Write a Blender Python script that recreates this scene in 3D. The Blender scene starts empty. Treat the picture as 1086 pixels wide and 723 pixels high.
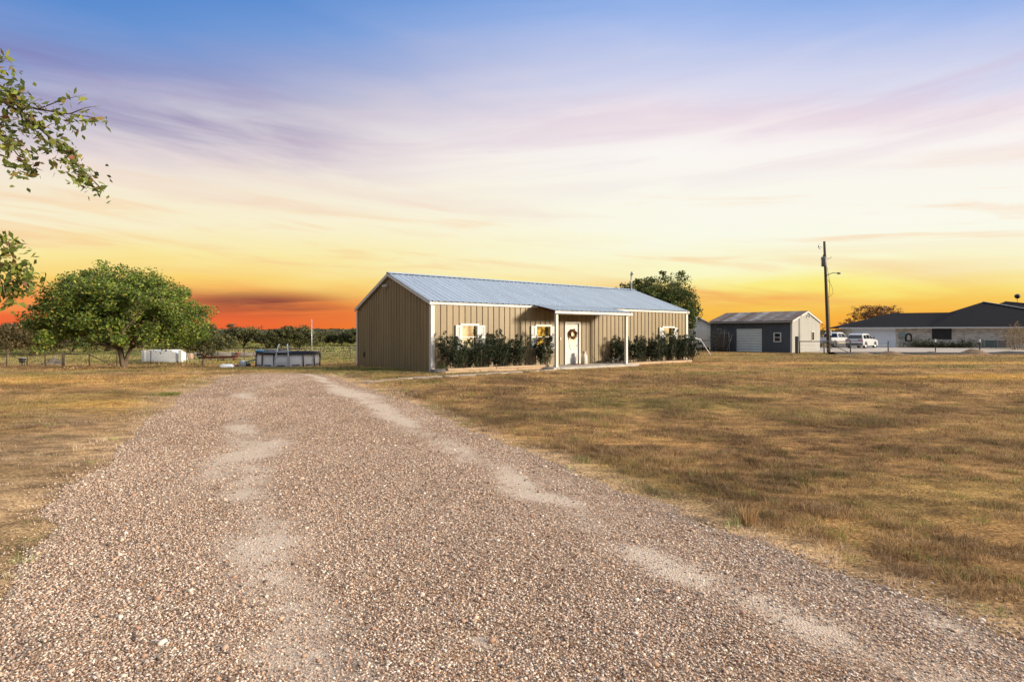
import bpy, math, random
import numpy as np
from mathutils import Vector
rng = np.random.default_rng(11)
random.seed(11)
PI = math.pi
sc = bpy.context.scene
COL = sc.collection

# ------------------------------------------------------------------ camera numbers of the photograph
F, HZ, EYE = 590.0, 354.7, 1.6          # focal length and horizon row in photo pixels, eye height in metres
def sm(t):
    t = np.clip(t, 0, 1); return t * t * (3 - 2 * t)
def ground_z(x, y):
    x = np.asarray(x, float); y = np.asarray(y, float)
    z = -0.95 * sm((y - 25) / 20) * sm((2 - x) / 22)
    z = z + 0.9 * sm((y - 75) / 80) * sm((2 - x) / 22) + 1.3 * sm((y - 120) / 260) + 5 * sm((y - 380) / 500)
    return z
def gp(px, py):
    """photo pixel -> ground point"""
    u, v = (px - 543) / F, (py - HZ) / F
    y = EYE / max(v, 1e-4)
    for _ in range(30):
        y = (EYE - float(ground_z(u * y, y))) / max(v, 1e-4)
        y = min(y, 900)
    return Vector((u * y, y, float(ground_z(u * y, y))))
def at(px, py, y):
    """point seen at a photo pixel, y metres ahead"""
    return Vector(((px - 543) / F * y, y, EYE + (HZ - py) / F * y))
def gz(x, y): return float(ground_z(x, y))

# ------------------------------------------------------------------ noise
def _h(i, j, s):
    v = np.sin(i * 127.1 + j * 311.7 + s * 74.7) * 43758.5453
    return v - np.floor(v)
def vnoise(x, y, s=0):
    i, j = np.floor(x), np.floor(y)
    f, g = x - i, y - j
    f, g = f * f * (3 - 2 * f), g * g * (3 - 2 * g)
    return (_h(i, j, s) * (1 - f) + _h(i + 1, j, s) * f) * (1 - g) + (_h(i, j + 1, s) * (1 - f) + _h(i + 1, j + 1, s) * f) * g
def fbm(x, y, s=0, o=4):
    t, a, n = 0, 1, 0
    for k in range(o):
        t = t + a * vnoise(x * 2 ** k, y * 2 ** k, s + k * 5); n += a; a *= .5
    return t / n

# ------------------------------------------------------------------ materials
def lin(r, g, b):
    f = lambda c: c / 12.92 if c <= .04045 else ((c + .055) / 1.055) ** 2.4
    return (f(r / 255), f(g / 255), f(b / 255), 1)
def new_mat(name):
    m = bpy.data.materials.new(name); m.use_nodes = True
    nt = m.node_tree; b = nt.nodes['Principled BSDF']
    return m, nt, b
def node(nt, t, **kw):
    n = nt.nodes.new(t)
    for k, v in kw.items():
        if k in ('inputs',):
            for a, c in v.items(): n.inputs[a].default_value = c
        else: setattr(n, k, v)
    return n
def ramp(nt, stops, interp='LINEAR'):
    n = nt.nodes.new('ShaderNodeValToRGB'); cr = n.color_ramp; cr.interpolation = interp
    while len(cr.elements) > 1: cr.elements.remove(cr.elements[0])
    cr.elements[0].position = stops[0][0]; cr.elements[0].color = stops[0][1]
    for p, c in stops[1:]:
        e = cr.elements.new(p); e.color = c
    return n
def c4(c): return (c[0], c[1], c[2], 1)
def mat(name, col, rough=.6, metal=0., var=None, bump=None, spec=None, col2=None, stretch=(1, 1, 1)):
    m, nt, b = new_mat(name)
    b.inputs['Roughness'].default_value = rough; b.inputs['Metallic'].default_value = metal
    b.inputs['Base Color'].default_value = c4(col)
    if spec is not None: b.inputs['Specular IOR Level'].default_value = spec
    tc = node(nt, 'ShaderNodeTexCoord'); mp = node(nt, 'ShaderNodeMapping'); mp.inputs['Scale'].default_value = stretch
    nt.links.new(tc.outputs['Object'], mp.inputs['Vector'])
    if var:
        n = node(nt, 'ShaderNodeTexNoise', inputs={'Scale': var[0], 'Detail': 6, 'Roughness': .6})
        nt.links.new(mp.outputs[0], n.inputs['Vector'])
        a = var[1]; d = col2 or tuple(max(0, x * (1 - a)) for x in col); l = col if col2 else tuple(x * (1 + a * .6) for x in col)
        r = ramp(nt, [(.34, c4(d)), (.66, c4(l))]); nt.links.new(n.outputs['Fac'], r.inputs[0]); nt.links.new(r.outputs[0], b.inputs['Base Color'])
    if bump:
        n2 = node(nt, 'ShaderNodeTexNoise', inputs={'Scale': bump[0], 'Detail': 5})
        nt.links.new(mp.outputs[0], n2.inputs['Vector'])
        bp = node(nt, 'ShaderNodeBump', inputs={'Strength': bump[1], 'Distance': .02})
        nt.links.new(n2.outputs['Fac'], bp.inputs['Height']); nt.links.new(bp.outputs[0], b.inputs['Normal'])
    return m
def leaf_mat(name, trans=.35, rough=.55):
    m, nt, b = new_mat(name)
    a = node(nt, 'ShaderNodeAttribute', attribute_name='Col')
    nt.links.new(a.outputs['Color'], b.inputs['Base Color']); b.inputs['Roughness'].default_value = rough
    b.inputs['Specular IOR Level'].default_value = .3
    t = node(nt, 'ShaderNodeBsdfTranslucent'); nt.links.new(a.outputs['Color'], t.inputs['Color'])
    mx = node(nt, 'ShaderNodeMixShader'); mx.inputs[0].default_value = trans
    nt.links.new(b.outputs[0], mx.inputs[1]); nt.links.new(t.outputs[0], mx.inputs[2])
    nt.links.new(mx.outputs[0], nt.nodes['Material Output'].inputs[0])
    return m
M = {}
M['tan'] = mat('tan_metal', (.218, .163, .086), .45, 0, (2.2, .17), None, .35, stretch=(1, 1, .12))
M['trim'] = mat('white_trim', (.52, .52, .505), .45, 0, (3, .06))
M['galv'] = mat('galvalume_roof', (.47, .525, .565), .36, .9, (1.6, .10), None, stretch=(1, .18, .18))
M['white'] = mat('white_paint', (.54, .545, .535), .5, 0, (4, .05))
M['cream'] = mat('cream_siding', (.34, .34, .325), .5, 0, (1.5, .08), stretch=(1, 1, .2))
M['blue'] = mat('slate_blue_metal', (.052, .068, .088), .5, 0, (1.2, .14), stretch=(1, 1, .2))
M['shedwhite'] = mat('white_siding', (.66, .66, .64), .5, 0, (1.5, .08), stretch=(1, 1, .2))
M['doorblue'] = mat('pale_blue_door', (.47, .53, .56), .45, 0, (2, .06))
M['concrete'] = mat('concrete', (.40, .37, .33), .9, 0, (3, .22), (40, .25))
M['stone'] = mat('pale_flagstone', (.31, .25, .195), .9, 0, (5, .25), (25, .35))
M['darkstone'] = mat('dark_stone', (.075, .068, .06), .9, 0, (6, .3), (14, .6))
M['timber'] = mat('weathered_timber', (.40, .29, .185), .85, 0, (6, .3), (20, .4), stretch=(.4, 4, 4))
M['pole'] = mat('brown_pole_wood', (.085, .058, .036), .85, 0, (8, .35), (20, .3), stretch=(3, 3, .2))
M['bark'] = mat('bark', (.135, .10, .072), .95, 0, (7, .4), (18, .9), stretch=(2, 2, .4))
M['darkmetal'] = mat('dark_metal', (.028, .027, .026), .5, .2, (5, .2))
M['rustpipe'] = mat('rusty_pipe', (.055, .036, .026), .8, .1, (6, .3))
M['greymetal'] = mat('grey_metal', (.36, .38, .40), .45, .5, (6, .12))
M['whitepole'] = mat('white_powder_metal', (.50, .52, .54), .4, .1, (6, .08))
M['poleunit'] = mat('dull_grey_enamel', (.14, .145, .15), .55, .2, (6, .15))
M['rust'] = mat('rust_red', (.125, .04, .022), .8, 0, (5, .4), (20, .3))
M['black'] = mat('black_rubber', (.014, .014, .015), .7, 0, (9, .2))
M['carwhite'] = mat('white_car_paint', (.50, .52, .545), .18, 0, (2, .03))
M['beige'] = mat('beige_cladding', (.34, .30, .24), .4, 0, (4, .06))
M['carglass'] = mat('tinted_car_glass', (.012, .014, .016), .06, 0, None, None, .7)
M['redlens'] = mat('red_lens', (.32, .02, .015), .2, 0, (20, .1))
M['rim'] = mat('alloy_rim', (.45, .46, .47), .3, .8, (8, .1))
M['soil'] = mat('shade_dark_soil', (.028, .021, .016), .95, 0, (8, .4), (20, .8))  # soil colour taken near black to stand for a shadow line
M['mulch'] = mat('red_brown_mulch', (.11, .05, .03), .95, 0, (18, .5), (40, .8))
M['dirt'] = mat('dry_dirt', (.15, .095, .055), .95, 0, (4, .35), (12, .9))
M['shingle'] = mat('charcoal_shingle', (.016, .016, .020), 1.0, 0, (9, .25), (30, .4), .06)
M['screen'] = mat('dark_window_screen', (.014, .015, .017), .35, 0, (6, .15))
M['acgreen'] = mat('grey_green_enamel', (.20, .27, .26), .5, 0, (5, .12))
M['poolwall'] = mat('pool_liner_grey', (.84, .86, .88), .45, 0, (2, .07))
M['navy'] = mat('navy_plastic', (.022, .032, .060), .5, 0, (4, .2))
M['aqua'] = mat('aqua_plastic', (.04, .22, .34), .45, 0, (5, .2))
M['tarp'] = mat('white_tarp', (.54, .57, .60), .55, 0, (1.5, .08), (3, .35))
M['hay'] = mat('dark_weathered_hay', (.075, .057, .04), 1, 0, (14, .5), (30, .8), stretch=(1, 1, 1))
M['hayp'] = mat('pale_hay', (.40, .28, .19), 1, 0, (14, .4), (30, .8))
M['log'] = mat('grey_log', (.16, .14, .125), .95, 0, (8, .35), (20, .6), stretch=(.4, 3, 3))
M['mat'] = mat('doormat_red', (.24, .10, .06), 1, 0, (40, .4), (80, .5))
M['enamel'] = mat('cream_enamel', (.62, .55, .45), .45, 0, (5, .15))
M['leaf'] = leaf_mat('leaf')
M['dryleaf'] = leaf_mat('dry_leaf', .25, .7)
M['grass'] = leaf_mat('grass_blade', .3, .7)
M['pebble'] = leaf_mat('pebble', 0., .75)
# window interiors that are lit, and the pane in front of them
def glow(name, a, b, s, strength, edge=.5):
    m, nt, p = new_mat(name)
    tc = node(nt, 'ShaderNodeTexCoord'); n = node(nt, 'ShaderNodeTexNoise', inputs={'Scale': s, 'Detail': 3})
    mp = node(nt, 'ShaderNodeMapping'); mp.inputs['Scale'].default_value = (1, 1, .6)
    nt.links.new(tc.outputs['Object'], mp.inputs[0]); nt.links.new(mp.outputs[0], n.inputs['Vector'])
    r = ramp(nt, [(edge - .06, c4(a)), (edge + .06, c4(b))]); nt.links.new(n.outputs['Fac'], r.inputs[0])
    nt.links.new(r.outputs[0], p.inputs['Base Color']); nt.links.new(r.outputs[0], p.inputs['Emission Color'])
    p.inputs['Emission Strength'].default_value = strength; p.inputs['Roughness'].default_value = .9
    return m
M['curtain'] = glow('lit_curtain', (.55, .30, .12), (.85, .68, .36), 2.5, .6, .42)
M['curtain2'] = glow('lit_yellow_room', (.20, .10, .02), (.85, .52, .08), 6, .6, .5)
def glass_mat():
    m, nt, b = new_mat('window_glass')
    g = node(nt, 'ShaderNodeBsdfGlossy', inputs={'Roughness': .02}); t = node(nt, 'ShaderNodeBsdfTransparent')
    fr = node(nt, 'ShaderNodeFresnel', inputs={'IOR': 1.7}); mx = node(nt, 'ShaderNodeMixShader')
    nt.links.new(fr.outputs[0], mx.inputs[0]); nt.links.new(t.outputs[0], mx.inputs[1]); nt.links.new(g.outputs[0], mx.inputs[2])
    nt.links.new(mx.outputs[0], nt.nodes['Material Output'].inputs[0])
    return m
M['glass'] = glass_mat()
def brick_mat():
    m, nt, b = new_mat('pale_brick')
    tc = node(nt, 'ShaderNodeTexCoord'); sp = node(nt, 'ShaderNodeSeparateXYZ'); cb = node(nt, 'ShaderNodeCombineXYZ')
    nt.links.new(tc.outputs['Object'], sp.inputs[0]); nt.links.new(sp.outputs['X'], cb.inputs['X']); nt.links.new(sp.outputs['Z'], cb.inputs['Y'])
    br = node(nt, 'ShaderNodeTexBrick', inputs={'Scale': 1.0, 'Mortar Size': .012, 'Brick Width': .40, 'Row Height': .14,
              'Color1': (.62, .57, .49, 1), 'Color2': (.33, .295, .255, 1), 'Mortar': (.50, .47, .43, 1), 'Bias': -.25})
    nt.links.new(cb.outputs[0], br.inputs['Vector'])
    n = node(nt, 'ShaderNodeTexNoise', inputs={'Scale': 2.0, 'Detail': 5}); nt.links.new(tc.outputs['Object'], n.inputs['Vector'])
    mx = node(nt, 'ShaderNodeMixRGB', blend_type='MULTIPLY'); mx.inputs[0].default_value = .5
    r = ramp(nt, [(.35, (.6, .58, .55, 1)), (.65, (1.15, 1.12, 1.05, 1))]); nt.links.new(n.outputs['Fac'], r.inputs[0])
    nt.links.new(br.outputs['Color'], mx.inputs[1]); nt.links.new(r.outputs[0], mx.inputs[2]); nt.links.new(mx.outputs[0], b.inputs['Base Color'])
    b.inputs['Roughness'].default_value = .9
    return m
M['brick'] = brick_mat()
def rusty_roof():
    m, nt, b = new_mat('rusty_sheet_roof')
    tc = node(nt, 'ShaderNodeTexCoord'); sp = node(nt, 'ShaderNodeSeparateXYZ'); nt.links.new(tc.outputs['Object'], sp.inputs[0])
    d = node(nt, 'ShaderNodeMath', operation='DIVIDE'); d.inputs[1].default_value = .62; nt.links.new(sp.outputs['X'], d.inputs[0])
    fl = node(nt, 'ShaderNodeMath', operation='FLOOR'); nt.links.new(d.outputs[0], fl.inputs[0])
    wn = node(nt, 'ShaderNodeTexWhiteNoise', noise_dimensions='1D'); nt.links.new(fl.outputs[0], wn.inputs['W'])
    n = node(nt, 'ShaderNodeTexNoise', inputs={'Scale': 1.6, 'Detail': 7, 'Roughness': .7}); nt.links.new(tc.outputs['Object'], n.inputs['Vector'])
    ad = node(nt, 'ShaderNodeMath', operation='MULTIPLY_ADD'); ad.inputs[1].default_value = .45
    nt.links.new(wn.outputs['Value'], ad.inputs[0]); nt.links.new(n.outputs['Fac'], ad.inputs[2])
    r = ramp(nt, [(.45, (.055, .031, .024, 1)), (.70, (.088, .058, .048, 1)), (.82, (.11, .10, .098, 1)), (1, (.22, .22, .235, 1))])
    nt.links.new(ad.outputs[0], r.inputs[0]); nt.links.new(r.outputs[0], b.inputs['Base Color'])
    b.inputs['Roughness'].default_value = .6; b.inputs['Metallic'].default_value = 0; b.inputs['Specular IOR Level'].default_value = .2
    return m
M['rustroof'] = rusty_roof()

# ------------------------------------------------------------------ mesh helpers
class MB:
    def __init__(s): s.v = []; s.f = []
    def add(s, vs, fs):
        o = len(s.v); s.v += [tuple(p) for p in vs]; s.f += [tuple(i + o for i in f) for f in fs]; return s
    def box(s, x0, x1, y0, y1, z0, z1):
        return s.add([(x0,y0,z0),(x1,y0,z0),(x1,y1,z0),(x0,y1,z0),(x0,y0,z1),(x1,y0,z1),(x1,y1,z1),(x0,y1,z1)],
                     [(0,3,2,1),(4,5,6,7),(0,1,5,4),(1,2,6,5),(2,3,7,6),(3,0,4,7)])
    def bar(s, a, b, w, h=None, up=(0, 0, 1)):
        a, b = Vector(a), Vector(b); d = (b - a).normalized(); u = Vector(up)
        if abs(d.dot(u)) > .98: u = Vector((1, 0, 0))
        x = d.cross(u).normalized() * w / 2; y = x.cross(d).normalized() * (h or w) / 2
        vs = [p + i * x + j * y for p in (a, b) for i, j in ((-1,-1),(1,-1),(1,1),(-1,1))]
        return s.add(vs, [(3,2,1,0),(4,5,6,7),(0,1,5,4),(1,2,6,5),(2,3,7,6),(3,0,4,7)])
    def tube(s, pts, rad, n=8):
        pts = [Vector(p) for p in pts]; k = len(pts)
        if not hasattr(rad, '__len__'): rad = [rad] * k
        o = len(s.v); ref = None
        for i, p in enumerate(pts):
            d = (pts[min(i + 1, k - 1)] - pts[max(i - 1, 0)])
            d = d.normalized() if d.length > 1e-9 else Vector((0, 0, 1))
            if ref is None: ref = Vector((1, 0, 0)) if abs(d.x) < .8 else Vector((0, 1, 0))
            x = d.cross(ref); x = x.normalized() if x.length > 1e-6 else d.orthogonal().normalized()
            y = d.cross(x); ref = y.cross(d) * -1 if False else ref
            for j in range(n):
                a = 2 * PI * j / n; s.v.append(tuple(p + rad[i] * (math.cos(a) * x + math.sin(a) * y)))
        for i in range(k - 1):
            for j in range(n):
                a, b = o + i * n + j, o + i * n + (j + 1) % n
                s.f.append((a, b, b + n, a + n))
        s.f.append(tuple(o + j for j in range(n))[::-1]); s.f.append(tuple(o + (k - 1) * n + j for j in range(n)))
        return s
    def lathe(s, prof, c=(0, 0, 0), n=24, a0=0, a1=2 * PI):
        o = len(s.v); k = len(prof); closed = abs(a1 - a0 - 2 * PI) < 1e-6; m = n if closed else n + 1
        for j in range(m):
            a = a0 + (a1 - a0) * j / n
            for r, z in prof: s.v.append((c[0] + r * math.cos(a), c[1] + r * math.sin(a), c[2] + z))
        for j in range(n):
            j2 = (j + 1) % m
            for i in range(k - 1): s.f.append((o + j * k + i, o + j2 * k + i, o + j2 * k + i + 1, o + j * k + i + 1))
        return s
    def prism(s, prof, y0, y1, inset=None):
        """profile (x,z) extruded along y; inset(z) narrows the width"""
        n = len(prof); ins = inset or (lambda z: 0)
        vs = [(x, y0 + ins(z), z) for x, z in prof] + [(x, y1 - ins(z), z) for x, z in prof]
        return s.add(vs, [tuple(range(n)), tuple(range(2 * n - 1, n - 1, -1))] + [(i, i + n, (i + 1) % n + n, (i + 1) % n) for i in range(n)])
    def build(s, name, m, parent=None, smooth=False, bevel=0, loc=None, rz=None):
        me = bpy.data.meshes.new(name); me.from_pydata(s.v, [], s.f); me.validate(); me.update()
        import bmesh
        bm = bmesh.new(); bm.from_mesh(me); bmesh.ops.recalc_face_normals(bm, faces=bm.faces); bm.to_mesh(me); bm.free()
        me.materials.append(m)
        if smooth: me.polygons.foreach_set('use_smooth', [True] * len(me.polygons))
        o = bpy.data.objects.new(name, me); COL.objects.link(o)
        if parent: o.parent = parent
        if loc is not None: o.location = loc
        if rz is not None: o.rotation_euler = (0, 0, rz)
        if bevel:
            b = o.modifiers.new('bevel', 'BEVEL'); b.width = bevel; b.segments = 2; b.limit_method = 'ANGLE'
        return o
def empty(name, loc=(0, 0, 0), rz=0, label=None, cat=None, group=None):
    o = bpy.data.objects.new(name, None); COL.objects.link(o); o.location = loc; o.rotation_euler = (0, 0, rz); o.empty_display_size = .1
    tag(o, label, cat, group); return o
def tag(o, label=None, cat=None, group=None, kind=None):
    if label: o['label'] = label
    if cat: o['category'] = cat
    if group: o['group'] = group
    if kind: o['kind'] = kind
    return o
def np_mesh(name, verts, faces, m, cols=None, parent=None, loc=None):
    verts = np.ascontiguousarray(verts, np.float32); faces = np.ascontiguousarray(faces, np.int32)
    me = bpy.data.meshes.new(name); k = faces.shape[1]
    me.vertices.add(len(verts)); me.vertices.foreach_set('co', verts.ravel())
    me.loops.add(faces.size); me.loops.foreach_set('vertex_index', faces.ravel())
    me.polygons.add(len(faces)); me.polygons.foreach_set('loop_start', np.arange(0, faces.size, k, dtype=np.int32))
    me.polygons.foreach_set('loop_total', np.full(len(faces), k, np.int32))
    me.update(calc_edges=True); me.materials.append(m)
    if cols is not None:
        a = me.color_attributes.new('Col', 'FLOAT_COLOR', 'POINT')
        c4_ = np.ones((len(verts), 4), np.float32); c4_[:, :3] = cols; a.data.foreach_set('color', c4_.ravel())
    o = bpy.data.objects.new(name, me); COL.objects.link(o)
    if parent: o.parent = parent
    if loc is not None: o.location = loc
    return o
def copy_tree(o, parent=None):
    c = o.copy(); COL.objects.link(c); c.parent = parent
    for ch in list(o.children): copy_tree(ch, c)
    return c
def unit(v): return v / (np.linalg.norm(v, axis=1, keepdims=True) + 1e-9)
def leaf_arrays(cent, size, aspect=.45, droop=0., cols=None, fold=.15):
    """rhombic leaves at cent (N,3); size (N,)"""
    n = len(cent); d = rng.normal(size=(n, 3)); d[:, 2] = d[:, 2] * .6 - droop; d = unit(d)
    w = unit(np.cross(d, rng.normal(size=(n, 3)))); nn = np.cross(d, w); s = size[:, None]
    a = cent - d * s * .5; b = cent + w * s * aspect * .5 + nn * s * fold * .3 - d * s * .05; c = cent + d * s * .5; e = cent - w * s * aspect * .5 + nn * s * fold * .3 - d * s * .05
    v = np.stack([a, b, c, e], 1).reshape(-1, 3); f = np.arange(4 * n).reshape(n, 4)
    return v, f, (np.repeat(cols, 4, 0) if cols is not None else None)
def pick_cols(n, palette, weights=None, jit=.18):
    p = np.array(palette); i = rng.choice(len(p), n, p=weights); c = p[i] * (1 + rng.normal(0, jit, (n, 1)))
    return np.clip(c, .003, .9)
GREEN = [(.060, .095, .022), (.085, .115, .026), (.125, .145, .032), (.045, .070, .020), (.17, .16, .045)]

def tree(label, base, crown_c, radii, trunk_h, trunk_r, n_clump, per, clump_r, leaf, pal=GREEN, wts=None, limbs=9, cat='tree', name='tree', group=None, bias=.45, flat=-.55, stems=1, trans='leaf', lean=(0, 0), droop=.3, lump_a=.40, dome=0.):
    """trunk with limbs and twigs, and a crown of single leaves gathered in clumps"""
    root = empty(name, base, 0, label, cat, group)
    c = np.array(crown_c) ; R = np.array(radii)
    u = unit(rng.normal(size=(n_clump * 3, 3))); u = u[u[:, 2] > flat][:n_clump]
    lump = 1 - lump_a / 2 + lump_a * np.abs(np.sin(u[:, 0] * 3.1 + base[0]) * np.cos(u[:, 1] * 2.7 + u[:, 2] * 4 + base[1]))
    rad = rng.random(len(u)) ** bias
    cl = c + u * R * (rad * lump)[:, None]
    cl[:, 2] -= dome * (((cl[:, :2] - c[:2]) / R[:2]) ** 2).sum(1)
    mb = MB(); tops = []
    for s in range(stems):
        a = 2 * PI * s / max(1, stems) + .4; off = (.25 * trunk_r * math.cos(a), .25 * trunk_r * math.sin(a)) if stems > 1 else (0, 0)
        sp = trunk_h * (.28 if stems > 1 else .06)
        t = (off[0] + sp * math.cos(a) + lean[0], off[1] + sp * math.sin(a) + lean[1], trunk_h)
        r0 = trunk_r * (1 if stems == 1 else .72)
        mb.tube([(off[0], off[1], -.12), (off[0] * 1.1, off[1] * 1.1, .06), (off[0] + (t[0] - off[0]) * .35, off[1] + (t[1] - off[1]) * .35 , trunk_h * .5), t], [r0 * 1.45, r0 * 1.1, r0 * .9, r0 * .72], 9); tops.append(np.array(t))
    order = rng.permutation(len(cl))[:limbs]; nodes = []
    for i in order:
        tp = tops[int(np.argmin([np.linalg.norm((cl[i] - q)[:2]) for q in tops]))]
        e = cl[i]; p = [tp + (e - tp) * k + np.array([0, 0, 1]) * math.sin(k * PI) * .10 * np.linalg.norm(e - tp) + rng.normal(0, .03, 3) * R.mean() * k * (1 - k) * 2 for k in (0, .25, .5, .75, 1)]
        rr = trunk_r * .5; mb.tube(p, [rr, rr * .7, rr * .48, rr * .3, rr * .12], 6); nodes += p[1:]
    nodes = np.array(nodes)
    for i in range(len(cl)):
        q = nodes[np.argmin(((nodes - cl[i]) ** 2).sum(1))]
        m_ = (q + cl[i]) / 2 + rng.normal(0, .05, 3) * R.mean() * .4
        mb.tube([q, m_, cl[i]], [trunk_r * .13, trunk_r * .08, trunk_r * .03], 4)
    mb.build('trunk', M['bark'], root, smooth=True)
    k = rng.poisson(per, len(cl)); idx = np.repeat(np.arange(len(cl)), k)
    off = unit(rng.normal(size=(len(idx), 3))) * (rng.random((len(idx), 1)) ** .5) * clump_r * np.array([1, 1, .7]) * (.6 + .8 * rng.random(len(cl)))[idx][:, None]
    pts = cl[idx] + off
    gzv = ground_z(pts[:, 0] + base[0], pts[:, 1] + base[1]) - base[2]
    pts[:, 2] = np.maximum(pts[:, 2], gzv + .06)
    tint = (1 + rng.normal(0, .16, len(cl)))[idx][:, None]
    cols = pick_cols(len(idx), pal, wts) * np.clip(tint, .6, 1.5)
    v, f, cc = leaf_arrays(pts, leaf * (.6 + .8 * rng.random(len(idx))), .5, droop, cols)
    np_mesh('crown', v, f, M[trans], cc, root)
    return root

def shrub(label, base, w, h, name='shrub', cat='shrub', group=None, n=2600, leaf=.075, pal=None, wts=None, stems=9, rag=.25, trans='leaf', foot=.12):
    root = empty(name, base, random.random() * 6, label, cat, group); mb = MB(); P = []
    pal = pal or [(.022, .034, .014), (.034, .048, .02), (.055, .066, .03), (.10, .10, .055)]
    for s in range(stems):
        a = 2 * PI * (s + random.random() * .8) / stems; r = w / 2 * (.20 + .85 * random.random()); hh = h * (.62 + (rag + .25) * random.random())
        e = np.array([r * math.cos(a), r * math.sin(a), hh]); b = np.array([foot * math.cos(a), foot * math.sin(a), -.05])
        mid = b * .55 + e * .45 + np.array([0.06 * math.cos(a) * w, .06 * math.sin(a) * w, .10 * h])
        mb.tube([b, b * .45 + mid * .55, mid, mid * .4 + e * .6, e], [.017, .015, .012, .008, .003], 5); thick = random.uniform(.7, 1.25)
        for k in np.linspace(.24, 1.0, 12):
            q = (1 - k) ** 2 * b + 2 * k * (1 - k) * mid + k * k * e; P.append((q, thick * w * (.045 + .19 * math.sin(min(1, (k - .1) / .95) * PI) ** .8)))
            if k > .35 and random.random() < .5:
                t_ = unit(rng.normal(size=(1, 3)) + np.array([[0, 0, .5]]))[0] * w * .26; mb.tube([q, q + t_], [.006, .002], 4); P.append((q + t_ * .7, .07 * w)); P.append((q + t_, .05 * w))
    mb.build('stem', M['bark'], root, smooth=True)
    i = rng.integers(0, len(P), n); c = np.array([p[0] for p in P])[i]; r = np.array([p[1] for p in P])[i][:, None]
    pts = c + unit(rng.normal(size=(n, 3))) * r * rng.random((n, 1)) ** .6
    pts[:, 2] = np.maximum(pts[:, 2], .03)
    v, f, cc = leaf_arrays(pts, leaf * (.6 + .8 * rng.random(n)), .36, -.35, pick_cols(n, pal, wts, .25))
    np_mesh('foliage', v, f, M[trans], cc, root)
    return root

# ------------------------------------------------------------------ camera, sun, sky
cd = bpy.data.cameras.new('camera'); cam = bpy.data.objects.new('camera', cd); COL.objects.link(cam); sc.camera = cam
cam.location = (0, 0, EYE); cam.rotation_euler = (PI / 2, 0, 0)
cd.sensor_width = 36; cd.lens = F / 1086 * 36; cd.shift_y = -(361.5 - HZ) / 1086; cd.clip_start = .05; cd.clip_end = 6000
SUN_EL = math.radians(12); SA = Vector((.95, -.30, 0)).normalized()
S = Vector((SA.x * math.cos(SUN_EL), SA.y * math.cos(SUN_EL), math.sin(SUN_EL)))
sd = bpy.data.lights.new('sun', 'SUN'); so = bpy.data.objects.new('sun', sd); COL.objects.link(so)
sd.energy = 4.1; sd.angle = math.radians(9); sd.color = (1, .84, .62); so.rotation_euler = (-S).to_track_quat('-Z', 'Y').to_euler(); so.location = (60, 10, 30)

w = bpy.data.worlds.new('World'); sc.world = w; w.use_nodes = True; nt = w.node_tree; bg = nt.nodes['Background']
def mth(op, a, b=None, c=None, clamp=False):
    n = nt.nodes.new('ShaderNodeMath'); n.operation = op; n.use_clamp = clamp
    for i, q in enumerate((a, b, c)):
        if q is None: continue
        if hasattr(q, 'is_output'): nt.links.new(q, n.inputs[i])
        else: n.inputs[i].default_value = q
    return n.outputs[0]
def mixc(f, a, b, mode='MIX'):
    n = nt.nodes.new('ShaderNodeMixRGB'); n.blend_type = mode
    for i, q in enumerate((f, a, b)):
        if hasattr(q, 'is_output'): nt.links.new(q, n.inputs[i])
        else: n.inputs[i].default_value = q
    return n.outputs[0]
tc = node(nt, 'ShaderNodeTexCoord'); nv = node(nt, 'ShaderNodeVectorMath', operation='NORMALIZE'); nt.links.new(tc.outputs['Generated'], nv.inputs[0])
sp = node(nt, 'ShaderNodeSeparateXYZ'); nt.links.new(nv.outputs[0], sp.inputs[0]); X, Y, Z = sp.outputs
hyp = mth('SQRT', mth('ADD', mth('MULTIPLY', X, X), mth('MULTIPLY', Y, Y))); side = mth('DIVIDE', X, mth('MAXIMUM', hyp, .001)); fwd = mth('DIVIDE', Y, mth('MAXIMUM', hyp, .001))
az = mth('ARCTAN2', X, Y)
def cloud_noise(sx, sz, scale, detail, seed, tilt=0.):
    cb = node(nt, 'ShaderNodeCombineXYZ')
    nt.links.new(mth('MULTIPLY', az, sx), cb.inputs[0]); nt.links.new(mth('MULTIPLY', mth('MULTIPLY_ADD', az, tilt, Z), sz), cb.inputs[1]); cb.inputs[2].default_value = seed
    n = node(nt, 'ShaderNodeTexNoise', inputs={'Scale': scale, 'Detail': detail, 'Roughness': .55, 'Distortion': .6}); nt.links.new(cb.outputs[0], n.inputs['Vector'])
    return n.outputs['Fac']
n1 = cloud_noise(1.0, 5.5, 2.2, 6, 1.3, .05); n2 = cloud_noise(1.2, 11, 2.0, 7, 7.7, -.06); n3 = cloud_noise(.9, 9, 1.6, 5, 4.1, .08)
tanel = mth('DIVIDE', Z, mth('MAXIMUM', hyp, .02)); lift = mth('MULTIPLY_ADD', mth('SUBTRACT', 1.0, fwd), 1.2, 1.0)
el = mth('MULTIPLY', tanel, mth('MINIMUM', lift, 1.6))
el = mth('ADD', el, mth('ADD', mth('MULTIPLY', mth('SUBTRACT', n1, .5), .075), mth('MULTIPLY', mth('SUBTRACT', n2, .5), .045)))
el = mth('MAXIMUM', mth('ADD', el, .034), 0.0)
elp = mth('DIVIDE', el, 1.2, clamp=True)
TOP_FILL, TOP_FILL_FAR = (2.9, 2.78, 2.60, 1), (.95, .98, 1.05, 1)      # overhead brightness added out of view to light the ground; dimmer away from sun
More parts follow.
